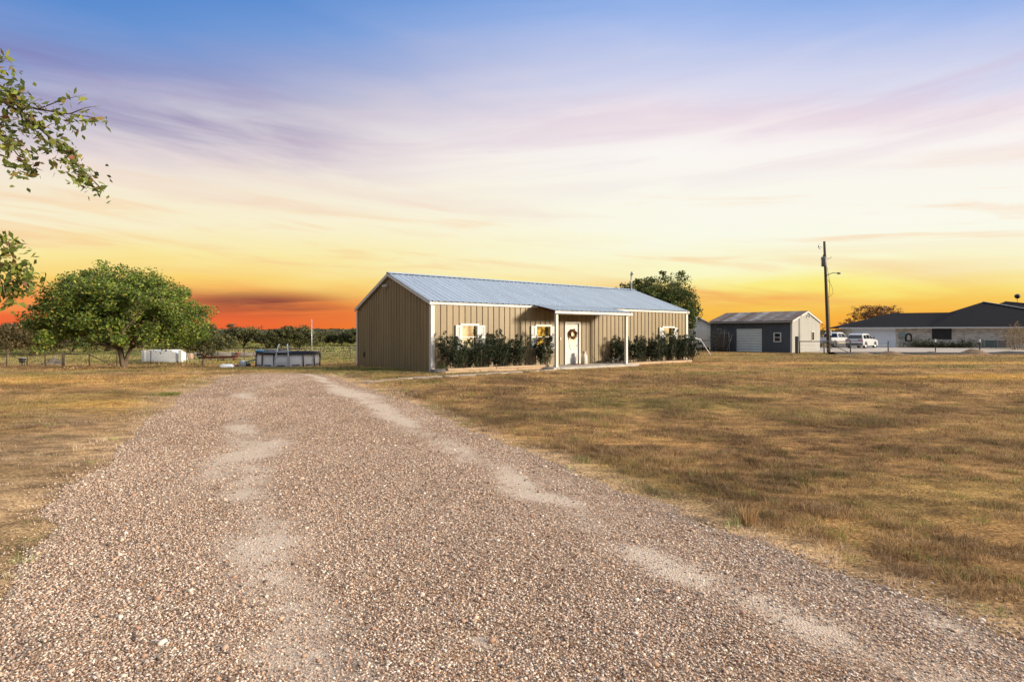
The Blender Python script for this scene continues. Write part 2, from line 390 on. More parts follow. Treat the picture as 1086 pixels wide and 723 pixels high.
def sky_ramp(st, top_fill, up=.125):
    sh = lambda p: p + up * float(sm((p - .13) / .16)); r = ramp(nt, [(sh(p) / 1.2, lin(*c)) for p, c in st] + ([(.80 / 1.2, lin(96, 142, 206)), (1.1 / 1.2, top_fill), (1, top_fill)])); nt.links.new(elp, r.inputs[0]); return r.outputs[0]
left = sky_ramp([(0, (228, 72, 46)), (.04, (236, 82, 48)), (.072, (241, 106, 54)), (.10, (250, 160, 80)), (.132, (254, 212, 108)), (.165, (254, 235, 158)), (.2, (253, 242, 204)), (.235, (250, 238, 214)), (.27, (240, 226, 222)), (.31, (220, 213, 220)), (.36, (188, 188, 212)), (.42, (142, 158, 207)), (.50, (106, 150, 214)), (.62, (72, 132, 207))], TOP_FILL_FAR, .085)
right = sky_ramp([(0, (255, 190, 16)), (.025, (254, 190, 34)), (.05, (251, 172, 56)), (.085, (253, 208, 88)), (.11, (255, 239, 128)), (.14, (255, 251, 196)), (.185, (255, 254, 236)), (.24, (255, 250, 246)), (.28, (246, 233, 238)), (.33, (222, 222, 242)), (.39, (198, 207, 240)), (.44, (170, 192, 240)), (.5, (140, 176, 234)), (.62, (84, 138, 214))], TOP_FILL, .155)
back = sky_ramp([(0, (74, 74, 88)), (.08, (86, 86, 100)), (.25, (104, 112, 130)), (.5, (120, 134, 160))], TOP_FILL_FAR)  # unseen sky behind, kept dark so the gable stays in shade
sf = node(nt, 'ShaderNodeMapRange', interpolation_type='SMOOTHSTEP'); nt.links.new(side, sf.inputs[0]); sf.inputs[1].default_value = -.62; sf.inputs[2].default_value = .34
base = mixc(sf.outputs[0], left, right)
# mauve and rose cloud streaks, mostly to the left and high up
def band(v, lo, mid, hi):
    a = node(nt, 'ShaderNodeMapRange', interpolation_type='SMOOTHSTEP'); nt.links.new(v, a.inputs[0]); a.inputs[1].default_value = lo; a.inputs[2].default_value = mid
    b = node(nt, 'ShaderNodeMapRange', interpolation_type='SMOOTHSTEP'); nt.links.new(v, b.inputs[0]); b.inputs[1].default_value = hi; b.inputs[2].default_value = mid
    return mth('MULTIPLY', a.outputs[0], b.outputs[0])
def thr(v, lo, hi):
    a = node(nt, 'ShaderNodeMapRange', interpolation_type='SMOOTHSTEP'); nt.links.new(v, a.inputs[0]); a.inputs[1].default_value = lo; a.inputs[2].default_value = hi; return a.outputs[0]
low = mth('MULTIPLY', mth('MULTIPLY', band(tanel, .018, .052, .082), band(side, -.66, -.40, -.22)), thr(n2, .30, .50))
base = mixc(mth('MULTIPLY', low, .95), base, lin(132, 52, 50))
warm = mth('MULTIPLY', mth('MULTIPLY', band(Z, .02, .065, .15), band(side, -.05, .40, .80)), thr(n3, .40, .58))
base = mixc(mth('MULTIPLY', warm, .80), base, lin(247, 158, 86))
n4 = cloud_noise(1.4, 17, 2.2, 9, 11.2, .06); n5 = cloud_noise(1.1, 12, 2.0, 9, 15.7, -.05)
peach = mth('MULTIPLY', band(tanel, .06, .14, .30), thr(n4, .50, .70))
base = mixc(mth('MULTIPLY', peach, .50), base, lin(252, 196, 138))
pink = mth('MULTIPLY', band(tanel, .20, .33, .50), thr(n5, .46, .68))
base = mixc(mth('MULTIPLY', pink, .24), base, lin(206, 172, 202))
hi = mth('MULTIPLY', mth('MULTIPLY', band(Z, .22, .31, .42), band(side, -1.05, -.60, -.10)), thr(n1, .30, .60))
base = mixc(mth('MULTIPLY', mth('MULTIPLY', hi, thr(n4, .12, .60)), .85), base, lin(138, 122, 172))
mid = mth('MULTIPLY', band(Z, .10, .19, .30), thr(n3, .48, .68))
base = mixc(mth('MULTIPLY', mid, .28), base, lin(240, 196, 190))
ff = node(nt, 'ShaderNodeMapRange', interpolation_type='SMOOTHSTEP'); nt.links.new(mth('MULTIPLY_ADD', mth('MAXIMUM', side, 0.0), .9, fwd), ff.inputs[0]); ff.inputs[1].default_value = .12; ff.inputs[2].default_value = .68
base = mixc(ff.outputs[0], back, base)
st = node(nt, 'ShaderNodeTexSky', sky_type='NISHITA', sun_disc=False); st.sun_elevation = SUN_EL; st.sun_rotation = math.atan2(S.x, S.y)
ns = mixc(1.0, st.outputs[0], (.09, .09, .09, 1), 'MULTIPLY')
nt.links.new(mixc(.05, base, ns), bg.inputs[0]); bg.inputs[1].default_value = .616
sc.view_settings.view_transform = 'Standard'; sc.view_settings.look = 'None'; sc.view_settings.exposure = .7; sc.view_settings.gamma = 1

# ------------------------------------------------------------------ gravel drive outline (world metres)
LE = np.array([(-8, 2.5), (-3, .2), (0, -1.0), (2.2, -2.35), (3.31, -3.05), (4.0, -3.5), (4.96, -4.06), (6.5, -4.9), (7.85, -5.6), (9.9, -6.6), (12.2, -7.6), (15.7, -9.0), (20, -10.5), (22.0, -11.2), (22.7, -10.6), (23.0, -9.6)])
RE = np.array([(-8, 9.0), (-3, 6.0), (0, 4.4), (2.2, 3.1), (2.81, 2.66), (3.38, 2.39), (3.88, 2.08), (4.55, 1.67), (5.38, 1.25), (6.5, .63), (8, 0), (9.9, -1.06), (12.5, -2.19), (16.2, -4.06), (20.2, -6.3), (22.3, -7.6), (22.8, -8.4), (23.0, -9.4)])
def xl(y): 
    y = np.asarray(y, float); return np.interp(y, LE[:, 0], LE[:, 1]) + .55 * (fbm(y * .55, y * 0, 3) - .5) + .28 * (fbm(y * 3.5, y * 0 + 2, 4) - .5)
def xr(y):
    y = np.asarray(y, float); return np.interp(y, RE[:, 0], RE[:, 1]) + .45 * (fbm(y * .6, y * 0 + 5, 6) - .5) + .26 * (fbm(y * 3.7, y * 0 + 8, 7) - .5)
def drive_d(x, y):
    """metres inside the drive (negative outside)"""
    d = np.minimum(x - xl(y), xr(y) - x) * .82
    return np.where(y > 23, -np.abs(y - 23) - .2, np.where(y < -8, -5, np.minimum(d, 23.0 - y)))
def blob(x, y, cx, cy, rx, ry, a):
    c, s = math.cos(a), math.sin(a); dx, dy = x - cx, y - cy
    u, v = (dx * c + dy * s) / rx, (-dx * s + dy * c) / ry
    return np.exp(-(u * u + v * v))
DUSTX = 0
DUST = [(652, 578, 760, 625, .16, .9), (800, 640, 930, 700, .14, .7), (200, 520, 300, 462, .30, .8), (250, 610, 300, 590, .10, .7), (355, 412, 395, 424, .35, .9), (610, 520, 640, 560, .15, .3), (215, 490, 285, 478, .2, .6), (330, 395, 250, 420, .5, .35), (960, 640, 1050, 690, .1, .6), (500, 690, 525, 680, .08, .6)]
def dust(x, y):
    t = np.zeros_like(np.asarray(x, float))
    for ax, ay, bx, by, wd, am in DUST:
        a, b = gp(ax, ay), gp(bx, by); m_ = (a + b) / 2; L = (b - a).length / 2 * 1.2; wd = wd * 1.5
        t = np.maximum(t, am * blob(x, y, m_.x, m_.y, L * 1.0, wd, math.atan2(b.y - a.y, b.x - a.x)))
    x = np.asarray(x, float); y = np.asarray(y, float); a_, b_ = xl(y), xr(y); u = (x - a_) / np.maximum(b_ - a_, .1)
    tr = np.exp(-((u - .31) / .075) ** 2) * .62 + np.exp(-((u - .83) / .065) ** 2) * .80
    t = np.maximum(t, tr * (.35 + .65 * sm((fbm(u * 5, y * .55, 18) - .30) / .3)) * (y > 1))
    return np.clip(t * (.35 + 1.1 * fbm(np.asarray(x) * 2.6, np.asarray(y) * 2.6, 17)), 0, 1)
def dirt(x, y):
    """bare soil on the lawn beside the drive"""
    out = -drive_d(x, y)
    t = 1.1 * blob(x, y, -6.6, 7.6, 1.9, 2.6, .6) + .9 * blob(x, y, -4.6, 4.8, 1.0, 1.4, .6) + .55 * blob(x, y, -8.6, 11, 2.0, 1.2, -.6)
    strip = np.exp(-(np.clip(out, 0, 9) / .35) ** 2) * .9
    left = np.exp(-(np.clip(out, 0, 9) / .9) ** 2) * (x < -2.5) * .8
    n = fbm(x * 1.4, y * 1.4, 21)
    return np.clip((np.maximum(np.maximum(t, strip), left)) * (.45 + 1.25 * n) - .12, 0, 1)
BROWN, STRAW, OLIVE, GOLD, SOIL = (np.array(c) for c in ((.140, .090, .052), (.33, .222, .115), (.14, .135, .048), (.46, .290, .10), (.25, .19, .14)))
def lawn_col(x, y):
    x = np.asarray(x, float); y = np.asarray(y, float)
    st = fbm(x * .10 + .05 * y, y * .42, 31); n = .55 * fbm(x * .6, y * .7, 32) + .45 * fbm(x * 2.3, y * 2.3, 34); g = fbm(x * .22, y * .35, 33)
    c = BROWN + (STRAW - BROWN) * sm((st * .22 + n * .88 - .36) / .36)[..., None]
    far = sm((y - 12) / 20)
    gg = sm((g - .50) / .20) * (.45 + .25 * far)
    gg = np.maximum(gg, .85 * blob(x, y, -6.0, 23.4, 4.2, 1.4, .1)); gg = np.maximum(gg, .75 * blob(x, y, -10, 26.5, 5.0, 1.8, .1))
    gg = np.maximum(gg, .6 * blob(x, y, -9.6, 17.2, .9, 1.8, .4)); gg = np.maximum(gg, .65 * blob(x, y, 1.0, 24.5, 5, .7, .62))
    gg = np.maximum(gg, .55 * sm((y - 28) / 12) * sm((x - 5) / 8) * sm((fbm(x * .06, y * .5, 41) - .45) / .15))
    c = c + (OLIVE - c) * gg[..., None]
    go = np.maximum(.9 * blob(x, y, 19, 21.5, 8, 2.3, -.05), .8 * blob(x, y, 26, 31, 16, 1.2, -.03)) * sm((fbm(x * .08, y * .5, 43) - .30) / .2)
    go = np.maximum(go, .7 * blob(x, y, -21, 19, 9, 2.0, .05)); go = np.maximum(go, .85 * blob(x, y, -18, 33, 12, 1.3, -.25)); go = np.maximum(go, .6 * blob(x, y, -9, 12.5, 1.4, 1.6, 0))
    c = c + (GOLD * (.75 + .5 * n)[..., None] - c) * go[..., None]
    # pasture beyond the fence: green and yellow weeds
    pa = sm((y - 46) / 4) * sm((-x - 6) / 10)
    pc = np.array((.125, .14, .045)) + (np.array((.25, .215, .09)) - np.array((.125, .14, .045))) * sm((fbm(x * .05, y * .16, 51) - .40) / .2)[..., None]
    c = c + (pc - c) * pa[..., None]
    d = dirt(x, y); pale = np.exp(-(np.clip(-drive_d(x, y), 0, 9) / .7) ** 2)[..., None]; sc_ = (SOIL + (np.array((.37, .29, .22)) - SOIL) * pale) * (.55 + .9 * fbm(x * 2.2, y * 2.2, 61))[..., None]
    c = c + (sc_ - c) * d[..., None]
    shade_green = np.maximum(.95 * blob(x, y, -6.3, 25.2, 3.0, 1.5, .25), .7 * blob(x, y, -10.2, 26.6, 3.2, 1.2, .1)) * sm((fbm(x * 1.2, y * 1.2, 77) - .25) / .3)  # green grass by the gable, darkened to carry the house's cast shadow
    return c + (np.array((.045, .080, .018)) - c) * shade_green[..., None]

# ------------------------------------------------------------------ ground sheet
def lawn_mat():
    m, t, b = new_mat('dry_lawn'); b.inputs['Roughness'].default_value = 1; b.inputs['Specular IOR Level'].default_value = .1
    a = node(t, 'ShaderNodeAttribute', attribute_name='Col'); tc = node(t, 'ShaderNodeTexCoord')
    gm = node(t, 'ShaderNodeMixRGB', blend_type='MULTIPLY'); gm.inputs[0].default_value = 1; t.links.new(a.outputs['Color'], gm.inputs[1]); gm.inputs[2].default_value = (1.02, .93, .80, 1); col = gm.outputs[0]
    for s, d, lo, hi, stx in ((34, 6, (.34, .31, .28, 1), (1.75, 1.68, 1.55, 1), (1, 1, 1)), (4.5, 8, (.52, .51, .50, 1), (1.48, 1.45, 1.36, 1), (.6, 1, 1)), (.7, 5, (.74, .76, .74, 1), (1.2, 1.18, 1.12, 1), (.35, 1, 1))):
        mp = node(t, 'ShaderNodeMapping'); mp.inputs['Scale'].default_value = stx; t.links.new(tc.outputs['Object'], mp.inputs[0])
        n = node(t, 'ShaderNodeTexNoise', inputs={'Scale': s, 'Detail': d, 'Roughness': .65}); t.links.new(mp.outputs[0], n.inputs['Vector'])
        r = ramp(t, [(.35, lo), (.65, hi)]); t.links.new(n.outputs['Fac'], r.inputs[0])
        x = node(t, 'ShaderNodeMixRGB', blend_type='MULTIPLY'); x.inputs[0].default_value = 1; t.links.new(col, x.inputs[1]); t.links.new(r.outputs[0], x.inputs[2]); col = x.outputs[0]
        if s == 34:
            bp = node(t, 'ShaderNodeBump', inputs={'Strength': .8, 'Distance': .03}); t.links.new(n.outputs['Fac'], bp.inputs['Height']); t.links.new(bp.outputs[0], b.inputs['Normal'])
    t.links.new(col, b.inputs['Base Color'])
    return m
k = 330; s_ = np.linspace(-1, 1, k); gx = 1600 * np.sinh(s_ * 6.2) / np.sinh(6.2); s2 = np.linspace(-.62, 1, k); gy = 2200 * np.sinh(s2 * 6.2) / np.sinh(6.2) + 7
GX, GY = np.meshgrid(gx - 1, gy); GZ = ground_z(GX, GY)
V = np.stack([GX, GY, GZ], -1).reshape(-1, 3); ii = np.arange(k * k).reshape(k, k)
Fc = np.stack([ii[:-1, :-1], ii[:-1, 1:], ii[1:, 1:], ii[1:, :-1]], -1).reshape(-1, 4)
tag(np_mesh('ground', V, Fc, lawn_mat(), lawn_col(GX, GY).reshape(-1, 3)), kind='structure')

def gravel_mat():
    m, t, b = new_mat('pea_gravel'); b.inputs['Roughness'].default_value = .9; b.inputs['Specular IOR Level'].default_value = .2
    tc = node(t, 'ShaderNodeTexCoord'); nz = node(t, 'ShaderNodeTexNoise', inputs={'Scale': 30, 'Detail': 2}); t.links.new(tc.outputs['Object'], nz.inputs['Vector'])
    wv = node(t, 'ShaderNodeVectorMath', operation='MULTIPLY_ADD'); wv.inputs[1].default_value = (.014, .014, .014); t.links.new(nz.outputs['Color'], wv.inputs[0]); t.links.new(tc.outputs['Object'], wv.inputs[2])
    vo = node(t, 'ShaderNodeTexVoronoi', inputs={'Scale': 78, 'Randomness': 1}); t.links.new(wv.outputs[0], vo.inputs['Vector'])
    sx = node(t, 'ShaderNodeSeparateColor'); t.links.new(vo.outputs['Color'], sx.inputs[0])
    pr = ramp(t, [(0, (.10, .075, .06, 1)), (.12, (.22, .135, .085, 1)), (.30, (.36, .24, .16, 1)), (.45, (.30, .26, .23, 1)), (.60, (.47, .36, .27, 1)), (.80, (.60, .52, .44, 1)), (1, (.72, .67, .60, 1))], 'CONSTANT'); t.links.new(sx.outputs[0], pr.inputs[0])
    gap = ramp(t, [(.30, (1.12, 1.10, 1.08, 1)), (.65, (.55, .48, .43, 1))]); t.links.new(vo.outputs['Distance'], gap.inputs[0])
    vs = node(t, 'ShaderNodeMath', operation='MULTIPLY'); vs.inputs[1].default_value = 1.0; t.links.new(vo.outputs['Distance'], vs.inputs[0])
    mx = node(t, 'ShaderNodeMixRGB', blend_type='MULTIPLY'); mx.inputs[0].default_value = 1; t.links.new(pr.outputs[0], mx.inputs[1]); t.links.new(gap.outputs[0], mx.inputs[2])
    # broad tone: tracks, browner and paler stretches
    big = node(t, 'ShaderNodeTexNoise', inputs={'Scale': 1.1, 'Detail': 9, 'Roughness': .74}); bmp = node(t, 'ShaderNodeMapping'); bmp.inputs['Rotation'].default_value = (0, 0, -.42); bmp.inputs['Scale'].default_value = (1.5, .5, 1); t.links.new(tc.outputs['Object'], bmp.inputs[0]); t.links.new(bmp.outputs[0], big.inputs['Vector'])
    br = ramp(t, [(.34, (.74, .66, .59, 1)), (.66, (1.20, 1.12, 1.03, 1))]); t.links.new(big.outputs['Fac'], br.inputs[0])
    m2 = node(t, 'ShaderNodeMixRGB', blend_type='MULTIPLY'); m2.inputs[0].default_value = 1; t.links.new(mx.outputs[0], m2.inputs[1]); t.links.new(br.outputs[0], m2.inputs[2])
    # dust: packed pale caliche where the attribute says so, broken up by noise
    at_ = node(t, 'ShaderNodeAttribute', attribute_name='Col'); fn = node(t, 'ShaderNodeTexNoise', inputs={'Scale': 7, 'Detail': 9, 'Roughness': .72}); t.links.new(tc.outputs['Object'], fn.inputs['Vector'])
    sa = node(t, 'ShaderNodeSeparateColor'); t.links.new(at_.outputs['Color'], sa.inputs[0])
    ad = node(t, 'ShaderNodeMath', operation='ADD'); t.links.new(sa.outputs[0], ad.inputs[0]); t.links.new(fn.outputs['Fac'], ad.inputs[1])
    dm = node(t, 'ShaderNodeMapRange', interpolation_type='SMOOTHSTEP'); t.links.new(ad.outputs[0], dm.inputs[0]); dm.inputs[1].default_value = .60; dm.inputs[2].default_value = 1.20
    dc = node(t, 'ShaderNodeTexNoise', inputs={'Scale': 90, 'Detail': 4}); t.links.new(tc.outputs['Object'], dc.inputs['Vector'])
    dr = ramp(t, [(.35, (.40, .31, .24, 1)), (.65, (.55, .455, .37, 1))]); t.links.new(dc.outputs['Fac'], dr.inputs[0])
    m3 = node(t, 'ShaderNodeMixRGB'); t.links.new(dm.outputs[0], m3.inputs[0]); t.links.new(m2.outputs[0], m3.inputs[1]); t.links.new(dr.outputs[0], m3.inputs[2])
    # earth showing at the edges
    em = node(t, 'ShaderNodeMath', operation='MULTIPLY_ADD'); t.links.new(fn.outputs['Fac'], em.inputs[0]); em.inputs[1].default_value = 1.0; t.links.new(sa.outputs[1], em.inputs[2])
    e2 = node(t, 'ShaderNodeMapRange', interpolation_type='SMOOTHSTEP'); t.links.new(em.outputs[0], e2.inputs[0]); e2.inputs[1].default_value = .85; e2.inputs[2].default_value = 1.35
    m4 = node(t, 'ShaderNodeMixRGB'); t.links.new(e2.outputs[0], m4.inputs[0]); t.links.new(m3.outputs[0], m4.inputs[1]); m4.inputs[2].default_value = (.27, .205, .145, 1)
    t.links.new(m4.outputs[0], b.inputs['Base Color'])
    iv = node(t, 'ShaderNodeMath', operation='SUBTRACT'); iv.inputs[0].default_value = 1; t.links.new(vo.outputs['Distance'], iv.inputs[1])
    bp = node(t, 'ShaderNodeBump', inputs={'Strength': .75, 'Distance': .012}); t.links.new(iv.outputs[0], bp.inputs['Height']); t.links.new(bp.outputs[0], b.inputs['Normal'])
    return m
ys = np.concatenate([np.arange(-8, 2, .25), np.arange(2, 8, .035), np.arange(8, 23.0, .07), [22.99]]); nx = 64
u = np.linspace(0, 1, nx); a0, a1 = xl(ys)[:, None], xr(ys)[:, None]
DX = a0 + (a1 - a0) * u[None]; DY = np.repeat(ys[:, None], nx, 1)
dz = .004 + .05 * sm(drive_d(DX, DY) / 1.2) * (fbm(DX * .9, DY * .35, 71) - .35) * (DY > 1.5) * (1 - sm((DY - 20) / 3)); dz = np.maximum(dz, .004)
V = np.stack([DX, DY, dz], -1).reshape(-1, 3); ii = np.arange(V.shape[0]).reshape(-1, nx)
Fc = np.stack([ii[:-1, :-1], ii[:-1, 1:], ii[1:, 1:], ii[1:, :-1]], -1).reshape(-1, 4)
edge = np.exp(-np.clip(np.minimum(DX - a0, a1 - DX), 0, 9) / .30) * .8
tag(np_mesh('gravel_driveway', V, Fc, gravel_mat(), np.stack([np.maximum(dust(DX, DY), .5 * np.exp(-((a1 - DX - .45) / .4) ** 2) * (DY < 12) * fbm(DX * 1.5, DY * 1.5, 19)), edge, 0 * edge], -1).reshape(-1, 3)), kind='structure')
def drive_z(x, y):
    d = .004 + .05 * sm(drive_d(x, y) / 1.2) * (fbm(x * .9, y * .35, 71) - .35) * (1 - sm((y - 20) / 3)); return np.maximum(d, .004)

# loose stones
ICO_V = []
ph = (1 + 5 ** .5) / 2
for a_ in (-1, 1):
    for b_ in (-ph, ph): ICO_V += [(a_, b_, 0), (0, a_, b_), (b_, 0, a_)]
ICO_V = np.array(ICO_V, float); ICO_V /= np.linalg.norm(ICO_V[0])
dd = ((ICO_V[:, None] - ICO_V[None]) ** 2).sum(-1); nb = dd < 1.2
ICO_F = np.array([(i, j, l) for i in range(12) for j in range(i + 1, 12) for l in range(j + 1, 12) if nb[i, j] and nb[j, l] and nb[i, l]])
for q, f_ in enumerate(ICO_F):
    a_, b_, c_ = ICO_V[f_]
    if np.dot(np.cross(b_ - a_, c_ - a_), a_) < 0: ICO_F[q] = f_[::-1]
PEB = [(.62, .515, .425), (.49, .36, .27), (.34, .21, .145), (.30, .24, .205), (.13, .088, .066), (.42, .27, .175), (.62, .535, .45), (.41, .295, .22)]
PW = [.14, .19, .17, .16, .12, .05, .06, .11]
def stones(y0, y1, dens, r0, r1):
    area = (y1 - y0) * 2 * (.95 * y1 + .4); n = int(area * dens)
    y = y0 + (y1 - y0) * rng.random(n); x = (rng.random(n) * 2 - 1) * (.95 * y1 + .4)
    keep = np.abs(x) < .94 * y + .35; d = drive_d(x, y); keep &= (d > 0) | (rng.random(n) < .5 * np.exp(-np.clip(-d, 0, 9) / .10))
    keep &= rng.random(n) > np.clip(dust(x, y) * 1.6 - .14, 0, .90)
    keep &= rng.random(n) < .30 + 1.1 * fbm(x * .8, y * .8, 81)
    x, y = x[keep], y[keep]; n = len(x); r = r0 + (r1 - r0) * rng.random(n) ** 1.8
    sq = np.stack([1 + .45 * rng.random(n), .75 + .35 * rng.random(n), .5 + .3 * rng.random(n)], -1) * r[:, None]
    v = ICO_V[None] * (1 + rng.normal(0, .13, (n, 12, 1))) * sq[:, None]
    a = rng.random(n) * 6.283; t = rng.normal(0, .35, n); ca, sa = np.cos(a)[:, None], np.sin(a)[:, None]; ct, s_t = np.cos(t)[:, None], np.sin(t)[:, None]
    vx, vy, vz = v[..., 0], v[..., 1] * ct - v[..., 2] * s_t, v[..., 1] * s_t + v[..., 2] * ct
    v = np.stack([vx * ca - vy * sa + x[:, None], vx * sa + vy * ca + y[:, None], vz + (drive_z(x, y) + r * .32)[:, None]], -1)
    return v.reshape(-1, 3), (ICO_F[None] + 12 * np.arange(n)[:, None, None]).reshape(-1, 3), np.repeat(pick_cols(n, PEB, PW, .14), 12, 0)
def merge(parts):
    o = 0; V, Fs, C = [], [], []
    for v, f, c in parts: V.append(v); Fs.append(f + o); C.append(c); o += len(v)
    return np.concatenate(V), np.concatenate(Fs), np.concatenate(C)
V, Fc, Cc = merge([stones(2.3, 3.4, 13000, .0022, .0078), stones(3.4, 5.2, 9000, .0025, .008), stones(5.2, 8, 3800, .0035, .009), stones(8, 14, 900, .0055, .011), stones(14, 22, 160, .008, .016), stones(2.3, 7, 60, .009, .016), stones(2.3, 9, 6, .014, .024)])
tag(np_mesh('gravel', V, Fc, M['pebble'], Cc), kind='stuff')

# ------------------------------------------------------------------ main house frame (local: x along front wall, y into the house)
HA = Vector((-3.41, 23.56, 0)); TH = .631; HL, HW, HE, HR = 17.4, 8.6, 3.02, 4.56
DV = Vector((math.cos(TH), math.sin(TH), 0)); NV = Vector((math.sin(TH), -math.cos(TH), 0))
def hw(t, o, z=0): 
    p = HA + DV * t + NV * o; return Vector((p.x, p.y, z))
def wt(px, o=0):
    """distance along the front wall (moved out by o) seen at photo column px"""
    A = HA + NV * o; uu = (px - 543) / F; return (uu * A.y - A.x) / (DV.x - uu * DV.y)
def to_house(x, y):
    dx, dy = x - HA.x, y - HA.y; return dx * DV.x + dy * DV.y, -(dx * NV.x + dy * NV.y)

# ------------------------------------------------------------------ lawn grass
def blades(n_t, per, xf, y0, y1, hgt, wid, rad, seg2=False, dens_fn=None, colmul=1., lean=.9, k_t=1.):
    """bunches of blades leaning out from n_t tuft centres"""
    y = y0 + (y1 - y0) * rng.random(n_t); lo, hi_ = xf(y); full = np.max(hi_ - lo)
    x = lo + (hi_ - lo) * rng.random(n_t); keep = rng.random(n_t) < np.clip((hi_ - lo) / full, 0, 1)
    pg = gp(1020, 676); keep &= (drive_d(x, y) < .10 * rng.random(n_t) ** 3) | (blob(x, y, pg.x, pg.y, .30, .10, -.75) > .35 + .5 * rng.random(n_t)); lx, ly = to_house(x, y)
    keep &= ~((lx > -.05) & (lx < HL + .05) & (ly > -1.25) & (ly < HW)) & ~((lx > 4.9) & (lx < 11.9) & (ly > -2.0) & (ly < 0))
    t1 = fbm(x * 1.1, y * 1.1, 92, 3); t2 = fbm(x * 3.4, y * 3.4, 93, 2); dd = dirt(x, y)
    keep &= rng.random(n_t) < np.clip((t1 * .5 + t2 * .5 - .36) * 5, .14, 1) * (1 - .93 * np.clip(dd * 1.3, 0, 1))
    if dens_fn is not None: keep &= rng.random(n_t) < dens_fn(x, y)
    x, y, t1 = x[keep], y[keep], t1[keep]; m = len(x)
    tc_ = lawn_col(x, y) * pick_cols(m, [(1.25, 1.15, 1.0), (.55, .50, .46), (.90, .95, .75), (2.7, 2.5, 2.05), (.62, .88, .48)], [.21, .29, .15, .22, .13], .18)
    th = hgt * .78 * (.45 + 1.0 * rng.random(m)) * (.6 + .9 * np.clip((t1 - .35) * 3, 0, 1)) * k_t
    i = np.repeat(np.arange(m), rng.poisson(per, m) + 2); n = len(i)
    a = rng.random(n) * 6.283; rr = rad * rng.random(n) ** .6; bx, by = x[i] + np.cos(a) * rr, y[i] + np.sin(a) * rr; z = ground_z(bx, by)
    a = a + rng.normal(0, .6, n); h = th[i] * (.45 + .75 * rng.random(n)); l = h * lean * (.15 + 1.3 * rng.random(n)); wd = wid * (.6 + .8 * rng.random(n))
    ca, sa = np.cos(a), np.sin(a); b = rng.random(n) * 6.283; cb_, sb = np.cos(b) * wd / 2, np.sin(b) * wd / 2
    p0 = np.stack([bx - cb_, by - sb, z - .004], -1); p1 = np.stack([bx + cb_, by + sb, z - .004], -1); tip = np.stack([bx + ca * l, by + sa * l, z + h * (1 - .35 * np.clip(l / h - .6, 0, 1))], -1)
    col = np.clip(tc_[i] * (1 + rng.normal(0, .22, (n, 1))) * 1.75 * colmul, .008, .75)
    if not seg2:
        return np.stack([p0, p1, tip], 1).reshape(-1, 3), np.arange(3 * n).reshape(n, 3), np.repeat(col, 3, 0)
    mx = np.stack([bx + ca * l * .3, by + sa * l * .3, z + h * .62], -1); ow = np.stack([cb_ * .75, sb * .75, 0 * bx], -1)
    v = np.stack([p0, p1, mx + ow, mx - ow, tip], 1).reshape(-1, 3); o = 5 * np.arange(n)[:, None]
    f = np.concatenate([o + np.array([[0, 1, 2]]), o + np.array([[0, 2, 3]]), o + np.array([[3, 2, 4]])]); return v, f, np.repeat(col, 5, 0)
rt = lambda y: (xr(y) - .05, .96 * y + .6); lf = lambda y: (-.96 * y - .6, np.minimum(xl(y) + .05, -1)); wide = lambda y: (-.95 * y - .6, .95 * y + .6)
P_ = [blades(8500, 26, rt, 2.6, 8, .058, .0045, .075, True), blades(21000, 18, rt, 8, 14, .062, .008, .085), blades(27000, 13, rt, 14, 24, .075, .014, .12),
      blades(3000, 26, lf, 3.4, 9, .055, .0045, .07, True), blades(11000, 18, lf, 9, 16, .055, .008, .10), blades(10000, 13, lf, 16, 25, .065, .013, .15), blades(15000, 9, wide, 24, 48, .08, .03, .30)]
V, Fc, Cc = merge(P_)
tag(np_mesh('lawn_grass', V, Fc, M['grass'], Cc), kind='stuff')
# weeds of the pasture beyond the fence
pst = lambda y: (-.97 * y - 2, -.30 * y + 6)
def pd(x, y): return np.where((x / y > -.62) & (y < 66), .06, 1.) * sm((fbm(x * .09, y * .22, 95) - .36) / .2) * .9 + .1
V, Fc, Cc = merge([blades(26000, 7, pst, 46, 75, .20, .07, .40, dens_fn=pd, colmul=.8, lean=.5), blades(22000, 5, pst, 75, 190, .30, .22, .9, dens_fn=pd, colmul=.7, lean=.4)])
tag(np_mesh('pasture_weeds', V, Fc, M['grass'], Cc), kind='stuff')

# ================================================================== THE TAN METAL HOUSE
def rib_profile(length, spacing=.305, off=.15, d=.032, extra=()):
    p = {0.0: 0.0, length: 0.0}; x = off
    while x < length - .05:
        for dx, h in ((-.035, 0), (-.014, d), (.014, d), (.035, 0)): p[round(x + dx, 4)] = h
        x += spacing
    ks = sorted(p)
    for e in extra:
        p[e] = float(np.interp(e, ks, [p[k_] for k_ in ks]))
    return [(k_, p[k_]) for k_ in sorted(p)]
house = empty('house', HA, TH, 'long tan metal house with galvanized roof, covered porch and white front door', 'house')
win_t = [(wt(488), wt(507)), (wt(567.5), wt(584)), (wt(702), wt(714.5))]
WZ = [(.92, 2.06), (.92, 2.06), (.95, 2.06)]
DO = (wt(600), wt(613.5)); DZ = (.10, 2.16)
opens = [(a, b, z0, z1) for (a, b), (z0, z1) in zip(win_t, WZ)] + [(DO[0], DO[1], DZ[0], DZ[1])]
prof = rib_profile(HL, extra=[q for o_ in opens for q in o_[:2]])
mb = MB()
for (xa, ha), (xb, hb) in zip(prof[:-1], prof[1:]):
    xm = (xa + xb) / 2; spans = [(-.05, HE + .02)]
    for a, b, z0, z1 in opens:
        if a < xm < b: spans = [(-.05, z0), (z1, HE + .02)]
    for z0, z1 in spans:
        if z1 - z0 > .02: mb.add([(xa, -ha, z0), (xb, -hb, z0), (xb, -hb, z1), (xa, -ha, z1)], [(0, 1, 2, 3)])
mb.build('front_wall', M['tan'], house)
